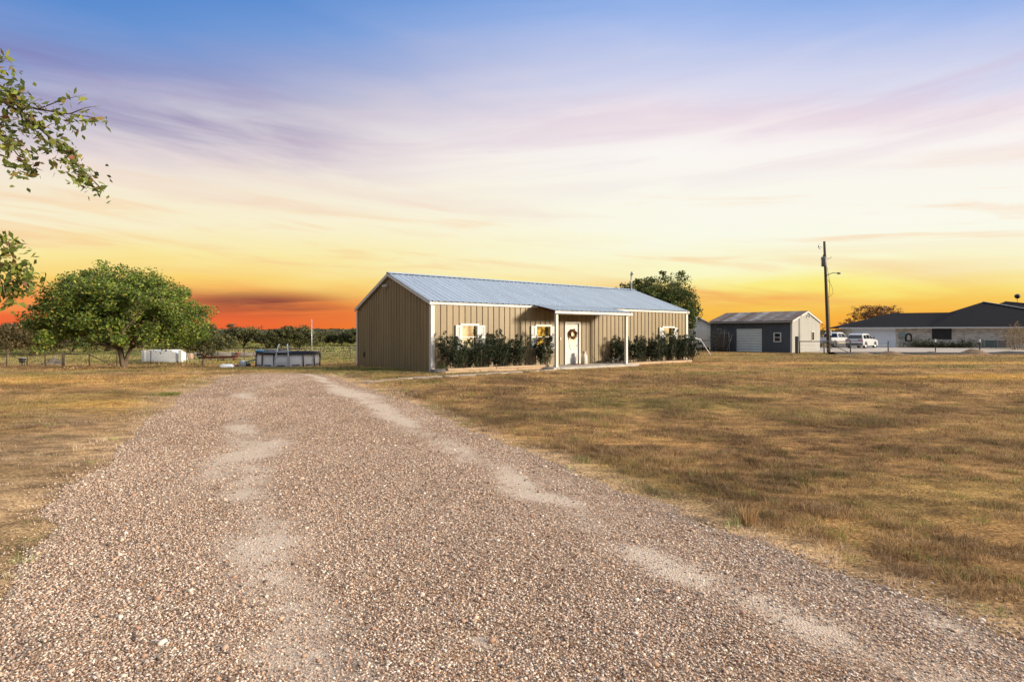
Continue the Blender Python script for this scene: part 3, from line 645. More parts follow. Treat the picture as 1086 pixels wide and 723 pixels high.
slope = (HR - HE) / (HW / 2)
def roof_z(y): return HE + slope * (HW / 2 - abs(y - HW / 2))
gp_ = rib_profile(HW, extra=[HW / 2])
mb = MB()
for (ya, ha), (yb, hb) in zip(gp_[:-1], gp_[1:]):
    mb.add([(-ha, ya, -.02), (-hb, yb, -.02), (-hb, yb, roof_z(yb) - .01), (-ha, ya, roof_z(ya) - .01)], [(3, 2, 1, 0)])
mb.build('gable_wall', M['tan'], house)
mb = MB(); mb.add([(HL, 0, -.1), (HL, HW, -.1), (HL, HW, HE), (HL, HW / 2, HR - .02), (HL, 0, HE)], [(0, 1, 2, 3, 4)]); mb.build('far_gable_wall', M['tan'], house)
mb = MB(); mb.add([(0, HW, -.3), (HL, HW, -.3), (HL, HW, HE), (0, HW, HE)], [(3, 2, 1, 0)]); mb.build('back_wall', M['tan'], house)
MB().box(.03, HL - .03, .03, HW - .03, -.5, .0).build('foundation_slab', M['concrete'], house)
# roof sheets: ribbed on both slopes
rp = rib_profile(HL + .24, .305, .12, .030); OV = .10
mb = MB()
for sgn in (0, 1):
    for (xa, ha), (xb, hb) in zip(rp[:-1], rp[1:]):
        ye, yr = -OV, HW / 2
        q = [(xa - .12, ye, HE - slope * OV + ha + .03), (xb - .12, ye, HE - slope * OV + hb + .03), (xb - .12, yr, HR + hb + .03), (xa - .12, yr, HR + ha + .03)]
        if sgn: q = [(x, HW - y, z) for x, y, z in q][::-1]
        mb.add(q, [(0, 1, 2, 3)])
    q = [(-.12, -OV, HE - slope * OV + .012), (HL + .12, -OV, HE - slope * OV + .012), (HL + .12, HW / 2, HR + .012), (-.12, HW / 2, HR + .012)]
    if sgn: q = [(x, HW - y, z) for x, y, z in q]
    mb.add(q, [(0, 1, 2, 3)])
roof = mb.build('roof', M['galv'], house)
mb = MB()
mb.add([(-.13, HW / 2 - .16, HR - .16 * slope + .068), (HL + .13, HW / 2 - .16, HR - .16 * slope + .068), (HL + .13, HW / 2, HR + .085), (-.13, HW / 2, HR + .085), (HL + .13, HW / 2 + .16, HR - .16 * slope + .068), (-.13, HW / 2 + .16, HR - .16 * slope + .068)], [(0, 1, 2, 3), (3, 2, 4, 5)])
mb.build('ridge_cap', M['galv'], roof)
MB().box(-.10, HL + .10, -.055, -.036, HE - .135, HE - .012).build('fascia', M['trim'], house)
for s_ in (0, 1):
    mb = MB()
    for q in (0, 1):
        y0, y1 = (-.09, HW / 2) if q == 0 else (HW + .09, HW / 2)
        x0, x1 = (-.125, -.045) if s_ == 0 else (HL + .02, HL + .12)
        za, zb = HE - slope * .09, HR
        mb.add([(x0, y0, za - .13), (x1, y0, za - .13), (x1, y1, zb - .13), (x0, y1, zb - .13), (x0, y0, za + .01), (x1, y0, za + .01), (x1, y1, zb + .01), (x0, y1, zb + .01)],
               [(0,3,2,1),(4,5,6,7),(0,1,5,4),(1,2,6,5),(2,3,7,6),(3,0,4,7)])
    mb.build('rake_trim', M['trim'], house)
for (cx, cy, sx, sy) in ((0, 0, -1, -1), (HL, 0, 1, -1), (0, HW, -1, 1)):
    mb = MB(); e = .042
    x0, x1 = sorted((cx + sx * e, cx - sx * .13)); y0, y1 = sorted((cy + sy * e, cy + sy * .030)); mb.box(x0, x1, y0, y1, -.02, HE - .175)
    x0, x1 = sorted((cx + sx * e, cx + sx * .030)); y0, y1 = sorted((cy + sy * .027, cy - sy * .13)); mb.box(x0, x1, y0, y1, -.02, HE - .175)
    mb.build('corner_trim', M['trim'], house)
# windows
def window(a, b, z0, z1, interior, sh0, sh1, split=True):
    fr = MB(); t = .07; y0, y1 = -.075, .10
    fr.box(a - .02, a + t, y0, y1, z0, z1 + .02); fr.box(b - t, b + .02, y0, y1, z0, z1 + .02)
    fr.box(a + t, b - t, y0, y1, z1 - t, z1 + .02); fr.box(a + t, b - t, y0 - .02, y1, z0, z0 + t)
    zc = (z0 + z1) / 2; fr.box(a + t, b - t, -.03, .03, zc - .02, zc + .02)
    f = fr.build('window', M['trim'], house)
    MB().add([(a + t, .0, z0 + t), (b - t, .0, z0 + t), (b - t, .0, z1 - t), (a + t, .0, z1 - t)], [(0, 1, 2, 3)]).build('pane', M['glass'], f)
    bx = MB(); bx.box(a + .01, b - .01, .34, .36, z0 + .01, z1 - .01); bx.build('curtain', interior, f)
    for (x0, x1) in ((sh0, a - .025), (b + .025, sh1)):
        s = MB(); s.box(x0, x1, -.062, -.036, z0 + .0, z1 - .05)
        for k_ in (0, 1):
            s.box(x0, x0 + .05, -.085, -.062, z0, z1 - .05) if k_ == 0 else s.box(x1 - .05, x1, -.085, -.062, z0, z1 - .05)
        for zz in (z0, z0 + (z1 - z0) * .46, z1 - .13): s.box(x0 + .05, x1 - .05, -.083, -.062, zz, zz + .08)
        n = int((z1 - z0) / .055)
        for q in range(n):
            zz = z0 + .09 + q * .055
            if zz < z1 - .16: s.bar((x0 + .05, -.064, zz), (x1 - .05, -.064, zz), .03, .012, (0, .8, .6))
        s.build('shutter', M['white'], house)
window(*win_t[0], *WZ[0], M['curtain'], wt(482.5), wt(513.5)); window(*win_t[1], *WZ[1], M['curtain2'], wt(562.5), wt(589)); window(*win_t[2], *WZ[2], M['curtain'], wt(698.5), wt(717))
# dark room behind the panes
# door with oval light
a, b = DO; mb = MB()
mb.box(a - .09, a, -.06, .08, .10, DZ[1] + .09); mb.box(b, b + .09, -.06, .08, .10, DZ[1] + .09); mb.box(a, b, -.06, .08, DZ[1], DZ[1] + .09)
mb.build('door_frame', M['trim'], house)
mb = MB(); mb.box(a + .004, b - .004, .01, .055, .115, DZ[1] - .004)
dc_, dw = (a + b) / 2, (b - a)
for (u0, u1, z0, z1) in ((.12, .88, .22, .62),):
    mb.box(a + dw * u0, a + dw * u1, .0, .01, z0, z0 + .02); mb.box(a + dw * u0, a + dw * u1, .0, .01, z1, z1 + .02); mb.box(a + dw * u0, a + dw * u0 + .02, .0, .01, z0 + .02, z1); mb.box(a + dw * u1 - .02, a + dw * u1, .0, .01, z0 + .02, z1)
door = mb.build('door', M['white'], house)
def oval(rx, rz, y0, y1, cz, cx, n=28, inner=None):
    m_ = MB(); ang = [2 * PI * i / n for i in range(n)]
    if inner is None:
        vs = [(cx + rx * math.cos(t), y0, cz + rz * math.sin(t)) for t in ang]; m_.add(vs, [tuple(range(n))]); return m_
    vs = []
    for t in ang:
        for k_, yy in ((1, y1), (1, y0), (inner, y0), (inner, y1)): vs.append((cx + rx * k_ * math.cos(t), yy, cz + rz * k_ * math.sin(t)))
    fs = []
    for i in range(n):
        j = (i + 1) % n
        for k_ in range(4): fs.append((i * 4 + k_, j * 4 + k_, j * 4 + (k_ + 1) % 4, i * 4 + (k_ + 1) % 4))
    return m_.add(vs, fs)
oval(.22, .50, -.012, .012, 1.32, dc_, inner=.86).build('oval_frame', M['enamel'], door)
oval(.192, .44, .006, .006, 1.32, dc_).build('oval_glass', M['curtain'], door)
mb = MB(); mb.tube([(b - .09, .01, 1.05), (b - .09, -.05, 1.05)], [.018, .018], 8); mb.lathe([(.001, -.03), (.026, -.02), (.03, 0), (.026, .02), (.001, .03)], (b - .09, -.06, 1.05), 10); mb.build('handle', M['rim'], door, True)
# porch
PT0, PT1, PO = wt(590, 1.45), wt(664, 1.45), 1.45
MB().box(PT0 - .5, PT1 + .55, -1.85, -.04, -.1, .095).build('porch_slab', M['concrete'], house, bevel=.012)
zw, zf = HE - .05, 2.66
mb = MB(); pr_ = rib_profile(PT1 - PT0 + .5, .305, .12, .028)
for lay in (0, 1):
    for (xa, ha), (xb, hb) in zip(pr_[:-1], pr_[1:]):
        if lay: ha = hb = -.02
        x0, x1 = PT0 - .22 + xa, PT0 - .22 + xb
        mb.add([(x0, -PO - .22, zf + .055 + ha), (x1, -PO - .22, zf + .055 + hb), (x1, -.115, zw + .055 + hb), (x0, -.115, zw + .055 + ha)], [(0, 1, 2, 3)])
mb.build('porch_roof', M['galv'], house)
MB().box(PT0 - .22, PT1 + .28, -PO - .20, -PO - .165, zf - .085, zf + .028).build('porch_fascia', M['trim'], house)
MB().box(PT0 - .06, PT1 + .06, -PO - .06, -PO + .06, zf - .12, zf + .02).build('porch_beam', M['trim'], house)
for x in np.linspace(PT0, PT1, 5):
    MB().bar((x, -PO + .065, zf - .035), (x, -.12, zw - .025), .045, .09).build('rafter', M['rust'], house)
for x in (PT0, PT1):
    p = MB(); p.box(x - .065, x + .065, -PO - .065, -PO + .063, .095, zf - .123); p.box(x - .10, x + .10, -PO - .10, -PO + .10, .096, .125)
    p.build('porch_post', M['trim'], house, bevel=.006)
# twin floodlight, vent, mast, door bell
mb = MB(); mb.box(-.085, -.03, HW / 2 + .16, HW / 2 + .30, HR - .66, HR - .52)
for s_ in (-1, 1):
    yy = HW / 2 + .23 + s_ * .13; mb.tube([(-.08, HW / 2 + .23 + s_ * .05, HR - .6), (-.14, yy, HR - .60)], .015, 6); mb.lathe([(.001, -.05), (.05, -.04), (.07, .05), (.001, .055)], (-.17, yy, HR - .60), 12)
mb.build('floodlight', M['white'], house, True)
MB().box(-.075, -.034, HW - 1.15, HW - .98, .42, .68).build('outlet_box', M['darkmetal'], house, bevel=.008)
MB().box(a - .42, a - .35, -.06, -.034, 1.32, 1.46).build('doorbell_plate', M['enamel'], house, bevel=.006)
mt = wt(671.5, -HW / 2) ; mt = HL - .15
mb = MB(); mb.tube([(mt, HW / 2, HR + .02), (mt, HW / 2, HR + 1.05)], .05, 10); mb.tube([(mt, HW / 2, HR + 1.0), (mt + .04, HW / 2 - .03, HR + 1.18), (mt + .16, HW / 2 - .10, HR + 1.14)], [.085, .10, .06], 10)
mb.build('service_mast', M['greymetal'], house, True)

# things on and by the porch
wr = empty('wreath', hw(dc_, .02, 1.62), TH, 'round autumn wreath of rust and brown leaves hanging on the white door', 'wreath')
mb = MB(); n = 24; mb.tube([(.19 * math.cos(2 * PI * i / n), -.05, .19 * math.sin(2 * PI * i / n)) for i in range(n + 1)], .035, 6); mb.build('ring', M['bark'], wr, True)
th_ = rng.random(620) * 6.283; pts = np.stack([(.20 + rng.normal(0, .04, 620)) * np.cos(th_), -.055 + rng.normal(0, .025, 620), (.20 + rng.normal(0, .04, 620)) * np.sin(th_)], -1); pts[:, 1] = np.clip(pts[:, 1], -.13, -.02)
v, f, cc = leaf_arrays(pts, .08 * (.6 + .8 * rng.random(620)), .5, 0, pick_cols(620, [(.28, .07, .02), (.16, .05, .025), (.38, .17, .04), (.10, .05, .03), (.30, .10, .05)])); np_mesh('leaves', v, f, M['dryleaf'], cc, wr)
mc = empty('milk_can', hw(wt(619.5, .45), .45, .096), TH, 'cream coloured metal milk can standing on the porch beside the door', 'milk can')
MB().lathe([(.001, 0), (.15, 0), (.165, .02), (.165, .36), (.155, .40), (.10, .50), (.095, .53), (.095, .58), (.12, .60), (.12, .62), (.001, .62)], n=24).build('body', M['enamel'], mc, True)
for s_ in (-1, 1): MB().tube([(s_ * .155, 0, .38), (s_ * .21, 0, .42), (s_ * .20, 0, .50), (s_ * .10, 0, .52)], .011, 6).build('handle', M['enamel'], mc, True)
MB().lathe([(.001, .621), (.105, .621), (.11, .64), (.07, .665), (.001, .67)], n=20).build('lid', M['greymetal'], mc, True)
tag(MB().box(-.42, .42, -.26, .26, 0, .018).build('doormat', M['mat'], None, bevel=.005, loc=hw(dc_ + .05, .42, .098), rz=TH), 'flat red brown doormat on the porch in front of the white door', 'doormat')
gc = empty('garden_cart', hw(wt(652, .55), .55, .096), TH, 'low dark garden cart with upright handle against the porch wall', 'garden cart')
MB().add([(-.5, -.16, .16), (.38, -.16, .16), (.38, .16, .16), (-.5, .16, .16), (-.5, -.2, .20), (.45, -.2, .30), (.45, .2, .30), (-.5, .2, .20)], [(0,3,2,1),(4,5,6,7),(0,1,5,4),(1,2,6,5),(2,3,7,6),(3,0,4,7)]).build('tray', M['darkmetal'], gc, bevel=.02)
mb = MB(); mb.tube([(-.5, -.12, .18), (-.78, -.1, .50), (-.86, 0, .62), (-.78, .1, .50), (-.5, .12, .18)], .014, 6); mb.build('handle', M['darkmetal'], gc, True)
for x, y in ((-.36, -.2), (-.36, .2), (.30, -.22), (.30, .22)):
    wl = MB(); wl.tube([(x, y - .025, .10), (x, y + .025, .10)], .10, 14); wl.build('wheel', M['black'], gc)
MB().lathe([(.001, .0), (.16, .02), (.20, .10), (.14, .20), (.001, .24)], (.22, 0, .22), 14).build('hose_coil', M['black'], gc, True)

# flower beds: mulch, edging timbers, shrubs
bedL = (wt(466, .9), wt(588, .9)); bedR = (wt(667, .9), wt(737, .9))
for (x0, x1) in (bedL, bedR):
    mb = MB(); nx_, ny_ = 40, 5
    vs = [(x0 + (x1 - x0) * i / nx_, -.05 - .95 * j / ny_, .07 + .06 * float(vnoise(np.array(i * .9), np.array(j * 1.7), x0))) for i in range(nx_ + 1) for j in range(ny_ + 1)]
    mb.add(vs, [(i * (ny_ + 1) + j, (i + 1) * (ny_ + 1) + j, (i + 1) * (ny_ + 1) + j + 1, i * (ny_ + 1) + j + 1) for i in range(nx_) for j in range(ny_)])
    o = mb.build('mulch', M['mulch'], None, True, loc=HA, rz=TH); tag(o, kind='structure')
TG = 'landscape timbers edging the flower beds'
def timber(x0, x1, o, z, label, rot=0, w=.11, h=.10):
    L = x1 - x0; m_ = MB(); m_.box(-L / 2, L / 2, -w / 2, w / 2, 0, h)
    t = m_.build('landscape_timber', M['timber'], None, bevel=.018, loc=hw((x0 + x1) / 2, o, z), rz=TH + rot); return tag(t, label, 'timber', TG)
xm = [wt(471, 1.05), wt(508, 1.05), wt(548, 1.05), wt(588, 1.05)]
for i, (lb) in enumerate(('the one next to the dark rock', 'below the middle of the tall shrubs', 'the one beside the left porch post')):
    timber(xm[i] + .01, xm[i + 1] - .01, 1.08, .0, 'lower tan edging timber, ' + lb)
for i, lb in enumerate(('left half of the left bed', 'right half of the left bed')):
    mid_ = (xm[0] + xm[3]) / 2 - .4; timber((xm[0] + .15, mid_)[i] + .01, (mid_, xm[3] - .12)[i] - .01, 1.05, .102, 'upper tan edging timber on the ' + lb)
xr_ = [wt(666, 1.0), wt(700, 1.0), wt(733, 1.0)]
timber(xr_[0], xr_[1] - .01, 1.03, 0, 'pale edging timber from the right porch post along the right bed', h=.13)
timber(xr_[1] + .01, xr_[2], 1.03, 0, 'pale edging timber under the third window at the end of the right bed', h=.13)
timber(xr_[2] - .35, xr_[2] + .75, .62, 0, 'short edging timber closing the far right end of the right bed', .85, h=.13)
ds = MB().lathe([(.001, .20), (.16, .19), (.24, .15), (.27, .06), (.26, 0), (.001, 0)], n=9)
ds.v = [(x * (1.35 + .15 * math.sin(i * 1.7)), y * .8, z * (1 + .12 * math.cos(i * 2.3))) for i, (x, y, z) in enumerate(ds.v)]
o = ds.build('dark_stone', M['darkstone'], None, True, loc=hw(wt(466, 1.0), 1.0, 0), rz=.8); tag(o, 'dark grey rock at the front left corner of the house', 'rock')
SG = 'dark leafy shrubs along the house front'
SP = [(.038, .060, .026), (.018, .032, .013), (.025, .042, .018), (.013, .021, .009), (.11, .125, .08)]  # palest tone stands in for glints of light on the leaves
for px, h, w, lb in ((483, 1.26, 1.2, 'dark shrub at the left end, nearest the house corner'), (507, 1.33, 1.2, 'dark shrub in front of the leftmost window'), (529, 1.50, 1.2, 'dark shrub just right of the leftmost window'),
                     (549, 1.46, 1.2, 'bushy dark shrub just left of the middle window'), (577, 1.48, 1.1, 'dark shrub in front of the middle window beside the left porch post')):
    shrub(lb, hw(wt(px, .55), .55, .08), w, h, group=SG, n=4600, leaf=.082, pal=SP, wts=[.2, .3, .25, .17, .08])
for px, h, w, lb in ((657, 1.32, 1.1, 'dark shrub at the right porch post, half behind it'), (675, 1.45, 1.15, 'dark shrub just right of the right porch post'), (694, 1.36, 1.25, 'dark shrub left of the rightmost window'),
                     (710, 1.48, 1.3, 'dark shrub below the rightmost window'), (722, 1.46, 1.2, 'dark shrub right of the rightmost window'), (732, 1.46, 1.05, 'dark shrub at the far right house corner')):
    shrub(lb, hw(wt(px, .5), .5, .08), w, h, group=SG, n=4200, leaf=.09, pal=SP, wts=[.2, .3, .25, .17, .08])
shrub('tiny green plant beside the dark grey rock', hw(wt(469, .6), .6, .06), .45, .32, name='bedding_plant', cat='plant', n=300, leaf=.06, pal=[(.07, .11, .03), (.05, .08, .02)], stems=5, foot=.03)
# flagstones laid from the drive to the porch
FG = 'pale flagstones of the path to the porch'
fl = [(397, 405.2, .42, 'first flagstone, the one nearest the drive'), (413, 403.6, .46, 'second flagstone from the drive'), (430, 402.0, .46, 'third flagstone from the drive'), (446, 400.8, .5, 'fourth flagstone, near the house corner trim'), (461, 400, .5, 'flagstone in front of the dark rock'), (477, 399.2, .52, 'flagstone at the left end of the edging timbers'), (493, 398.3, .52, 'flagstone in front of the leftmost shrub'),
      (510, 397.3, .55, 'flagstone below the leftmost window'), (527, 396.2, .55, 'flagstone right of the leftmost window'), (544, 395.0, .55, 'flagstone in front of the middle shrubs'), (562, 393.8, .55, 'flagstone left of the middle window'), (579, 392.8, .55, 'flagstone nearest the left porch post')]
for px, py, r, lb in fl:
    p = gp(px, py); n = 9; an = [2 * PI * i / n + random.uniform(-.2, .2) for i in range(n)]; sc_f = random.uniform(.62, .92); rr = [r * sc_f * random.uniform(.78, 1.12) for _ in range(n)]; p = p + Vector((random.uniform(-.06, .06), random.uniform(-.12, .12), 0))
    m_ = MB(); vs = [(rr[i] * 1.15 * math.cos(an[i]), rr[i] * .62 * math.sin(an[i]), z) for z in (-.03, .045) for i in range(n)]
    m_.add(vs, [tuple(range(n))[::-1], tuple(range(n, 2 * n))] + [(i, (i + 1) % n, (i + 1) % n + n, i + n) for i in range(n)])
    o = m_.build('flagstone', M['stone'], None, bevel=.012, loc=p, rz=TH + random.uniform(-.12, .12)); tag(o, 'flat pale ' + lb, 'flagstone', FG)
# narrow concrete walk hidden under them keeps the same line
# ================================================================== RIGHT SIDE
# slate blue shed (local: x along its front from left to right, y inward)
def placed(name, p, ang, label, cat, group=None): return empty(name, p, ang, label, cat, group)
SP_ = Vector((at(840, 0, 49).x, 49, 0)); sa = -PI / 4; SL, SW, SE, SR = 7.5, 7.8, 2.86, 3.78
so_ = SP_ - Vector((math.cos(sa), math.sin(sa), 0)) * SL
shed = placed('metal_shed', so_, sa, 'slate blue metal shed with rusty roof and pale roller door', 'shed')
sx = lambda px: (lambda uu: (uu * so_.y - so_.x) / (math.cos(sa) - uu * math.sin(sa)))((px - 543) / F)
def ribwall(L, z0, zf_, opens_, place, m, parent, name, spacing=.23, d=.018):
    pf = rib_profile(L, spacing, spacing / 2, d, extra=[q for o_ in opens_ for q in o_[:2]] + ([L / 2]))
    m_ = MB()
    for (xa, ha), (xb, hb) in zip(pf[:-1], pf[1:]):
        xm_ = (xa + xb) / 2; hole = [o_ for o_ in opens_ if o_[0] < xm_ < o_[1]]
        za, zb = zf_(xa), zf_(xb)
        sp_ = [((z0, z0), (za, zb))] if not hole else ([((z0, z0), (hole[0][2],) * 2)] if hole[0][2] > z0 + .02 else []) + [((hole[0][3],) * 2, (za, zb))]
        for (l0, l1), (t0, t1) in sp_: m_.add([place(xa, ha, l0), place(xb, hb, l1), place(xb, hb, t1), place(xa, ha, t0)], [(0, 1, 2, 3)])
    return m_.build(name, m, parent)
d0, d1 = sx(781), sx(808); w0, w1 = sx(821), sx(828)
ribwall(SL, -.1, lambda x: SE, [(d0, d1, -.1, 2.16), (w0, w1, .95, 1.75)], lambda x, h, z: (x, -h, z), M['blue'], shed, 'front_wall')
ribwall(SW, -.1, lambda y: SE + (SR - SE) * (1 - abs(y - SW / 2) / (SW / 2)), [], lambda x, h, z: (SL + h, x, z), M['cream'], shed, 'side_wall', .3)
MB().add([(0, 0, -.1), (0, SW, -.1), (0, SW, SE), (0, SW / 2, SR - .02), (0, 0, SE)], [(0, 1, 2, 3, 4)]).build('far_wall', M['cream'], shed)
MB().add([(0, SW, -.1), (SL, SW, -.1), (SL, SW, SE), (0, SW, SE)], [(0, 1, 2, 3)]).build('back_wall', M['cream'], shed)
mb = MB(); ss = (SR - SE) / (SW / 2); rp2 = rib_profile(SL + .3, .2, .1, .02)
for sgn in (0, 1):
    for (xa, ha), (xb, hb) in zip(rp2[:-1], rp2[1:]):
        q = [(xa - .15, -.25, SE - .25 * ss + .03 + ha), (xb - .15, -.25, SE - .25 * ss + .03 + hb), (xb - .15, SW / 2, SR + .03 + hb), (xa - .15, SW / 2, SR + .03 + ha)]
        if sgn: q = [(x, SW - y, z) for x, y, z in q]
        mb.add(q, [(0, 1, 2, 3)])
mb.build('roof', M['rustroof'], shed)
MB().box(-.12, SL + .10, -.24, -.215, SE - .19, SE - .065).build('eave_trim', M['greymetal'], shed)
mb = MB()
for y0 in (-.22, SW + .22): mb.bar((SL + .11, y0, SE - .22 * ss - .055), (SL + .11, SW / 2, SR - .055), .05, .15)
mb.build('rake_trim', M['trim'], shed)
mb = MB(); mb.box(SL - .12, SL + .03, -.045, -.021, -.1, SE - .05); mb.build('corner_trim', M['trim'], shed)
rd = MB(); nsl = 9
for q in range(nsl):
    z0 = -.05 + q * 2.2 / nsl; rd.add([(d0, .05, z0), (d1, .05, z0), (d1, .02, z0 + .12), (d0, .02, z0 + .12), (d0, .05, z0 + 2.2 / nsl), (d1, .05, z0 + 2.2 / nsl)], [(0, 1, 2, 3), (3, 2, 5, 4)])
rd.build('roller_door', M['doorblue'], shed)
mb = MB(); 
for x0, x1, z0, z1 in ((w0 - .05, w0 + .05, .92, 1.78), (w1 - .05, w1 + .05, .92, 1.78), (w0 + .05, w1 - .05, 1.70, 1.78), (w0 + .05, w1 - .05, .92, 1.0), (w0 + .05, w1 - .05, 1.32, 1.38)): mb.box(x0, x1, -.04, .04, z0, z1)
wf = mb.build('window', M['doorblue'], shed); MB().add([(w0, .02, .95), (w1, .02, .95), (w1, .02, 1.75), (w0, .02, 1.75)], [(0, 1, 2, 3)]).build('pane', M['carglass'], wf)
mb = MB(); mb.box(SL + .022, SL + .05, 5.2, 5.9, 1.0, 1.9); sw = mb.build('side_window', M['enamel'], shed); MB().box(SL + .051, SL + .056, 5.27, 5.83, 1.07, 1.83).build('side_pane', M['carglass'], sw)
mb = MB(); mb.tube([(SL + .02, SW / 2, SR - .42), (SL + .22, SW / 2, SR - .42)], [.05, .03], 8); mb.lathe([(.001, .14), (.07, .12), (.14, 0), (.001, .0)], (SL + .25, SW / 2, SR - .56), 12); mb.build('barn_light', M['whitepole'], shed, True)
shrub('tangled grey bare shrub beside the roller door of the slate blue shed', Vector(so_) + Vector((math.cos(sa) * sx(770) + math.sin(sa) * .9, math.sin(sa) * sx(770) - math.cos(sa) * .9, 0)), 2.1, 1.9, n=900, leaf=.12, pal=[(.12, .11, .09), (.20, .18, .14)], stems=26, trans='dryleaf', foot=.3)
pl = MB()
for k_, (x0, x1, h) in enumerate(((.0, -.25, 2.0), (.25, .55, 1.7), (.5, .15, 1.85))): pl.tube([(x0, -1.0 + .1 * k_, -.02), (x1, -.14, h)], .03, 6)
tag(pl.build('leaning_poles', M['greymetal'], None, True, loc=Vector(so_) + Vector((math.cos(sa) * sx(772), math.sin(sa) * sx(772), 0)), rz=sa), 'pale poles leaning on the slate blue shed left of its roller door', 'poles')
# white storage shed behind
wp = at(727.5, 0, 58); wp.z = 0; wa = .22
ws = placed('storage_shed', wp, wa, 'small white storage shed with a white door beside the slate blue shed', 'shed')
WW = 2.9
def wtop(x): return 2.55 + .75 * (1 - abs(x - WW / 2) / (WW / 2))
ribwall(WW, .22, wtop, [], lambda x, h, z: (x, -h, z), M['shedwhite'], ws, 'front_wall', .4, .012)
for x in (0, WW): MB().add([(x, 0, .22), (x, 4, .22), (x, 4, 2.55), (x, 0, 2.55)], [(0, 1, 2, 3)]).build('side_wall', M['shedwhite'], ws)
mb = MB()
for sgn in (0, 1):
    q = [(-.15, -.2, 2.5), (-.15, 4.2, 2.5), (WW / 2, 4.2, 3.36), (WW / 2, -.2, 3.36), (-.15, -.2, 2.58), (-.15, 4.2, 2.58), (WW / 2, 4.2, 3.44), (WW / 2, -.2, 3.44)]
    if sgn: q = [(WW - x, y, z) for x, y, z in q]
    mb.add(q, [(0,3,2,1),(4,5,6,7),(0,1,5,4),(1,2,6,5),(2,3,7,6),(3,0,4,7)])
mb.build('roof', M['trim'], ws)
MB().box(1.45, 2.55, -.05, -.014, .3, 2.25).build('door', M['shedwhite'], ws, bevel=.01)
MB().box(.35, 1.15, -.05, -.014, .9, 2.0).build('shutter_panel', M['greymetal'], ws, bevel=.01)
for x in (.2, WW - .3): MB().box(x, x + .12, 0, 4, 0, .22).build('skid', M['darkmetal'], ws)
# swing set behind the right corner of the house
sg = empty('swing_set', (at(735, 0, 40).x, 40, 0), 0, 'white metal swing set with slanting legs at the far right house corner', 'swing set')
tA, tB = at(731.5, 357, 40), at(743, 360, 44); fA, fB = gp(740.5, 378), gp(753.5, 376.6)
O = Vector(sg.location)
MB().tube([tA - O, tB - O], .04, 8).build('top_bar', M['whitepole'], sg, True)
for t_, f_ in ((tA, fA), (tB, fB)):
    f2 = Vector((2 * t_.x - f_.x, 2 * t_.y - f_.y, 0)); f_ = Vector((f_.x, f_.y, 0))
    for q in (f_, f2): MB().tube([t_ - O, q - O], .04, 8).build('leg', M['whitepole'], sg, True)
for k_ in (.35, .65):
    c_ = tA + (tB - tA) * k_ - O; m_ = MB()
    for d_ in (-.2, .2): m_.tube([c_ + Vector((0, d_, 0)), c_ + Vector((0, d_, -.95))], .008, 5)
    m_.box(c_.x - .1, c_.x + .1, c_.y - .25, c_.y + .25, c_.z - .98, c_.z - .95); m_.build('swing_seat', M['darkmetal'], sg)
# pipe and wire fence on the right
def fence(label, posts, h, rails, m, wires=(), r=.035, name='fence', brace=None, group=None, wh=None, mesh=None):
    p0 = Vector(posts[0]); root = empty(name, p0, 0, label, 'fence', group)
    for p in posts:
        q = Vector(p) - p0; MB().tube([q + Vector((0, 0, -.1)), q + Vector((0, 0, h + .04))], r, 8).build('post', m, root, True)
    def line(z, rad, nm, mm, i0=0, i1=None):
        pts_ = [Vector(p) - p0 + Vector((0, 0, z)) for p in posts[i0:i1]]; MB().tube(pts_, rad, 6).build(nm, mm, root, True)
    for z, i0, i1 in rails: line(z, r * .8, 'rail', m, i0, i1)
    for z in wires: line(z, .006, 'wire', M['greymetal'])
    if mesh:
        m_ = MB()
        for a_, b_ in zip(posts[:-1], posts[1:]):
            a_, b_ = Vector(a_) - p0, Vector(b_) - p0; L = (b_ - a_).length; n_ = max(2, int(L / mesh))
            for i in range(n_):
                for d_ in (-1, 1):
                    t0, t1 = i / n_, (i + d_ * h / L * .9) if False else min(1, max(0, i / n_ + d_ * (h - .1) / L))
                    zz = .05 + abs(t1 - t0) * L; m_.tube([a_ + (b_ - a_) * t0 + Vector((0, 0, .05)), a_ + (b_ - a_) * t1 + Vector((0, 0, zz))], .003, 3)
        m_.build('wire_mesh', M['greymetal'], root)
    if brace:
        for a_, b_ in brace: MB().tube([Vector(a_) - p0, Vector(b_) - p0], r * .7, 6).build('brace', m, root, True)
    return root
fy = 47.2
fp = [Vector((at(px, 0, y).x, y, 0)) for px, y in ((848, 46.8), (874, 46.9), (902, 47.0), (942, 47.0))]
fence('dark pipe and chain link fence in front of the white trucks', fp, 1.02, [(1.02, 0, 3)], M['darkmetal'], (.35, .7), .045, brace=[(fp[1] + Vector((.1, 0, .95)), fp[2] + Vector((-.1, 0, .08)))], mesh=.32)
gpst = MB().box(-.10, .10, -.10, .10, -.1, 1.45); tag(gpst.build('gate_post', M['black'], None, bevel=.02, loc=Vector((at(845, 0, 46.6).x, 46.6, 0))), 'thick black gate post at the right corner of the slate blue shed', 'post')
f2 = [Vector((at(px, 0, y).x, y, 0)) for px, y in ((734, 52.5), (745, 52.3), (757, 52.0))]
fence('short dark fence with top rail in front of the white storage shed', f2, 1.05, [(1.05, 0, None), (.1, 0, None)], M['darkmetal'], (.5,), .04)
MG = 'steel fence stakes with white tops'
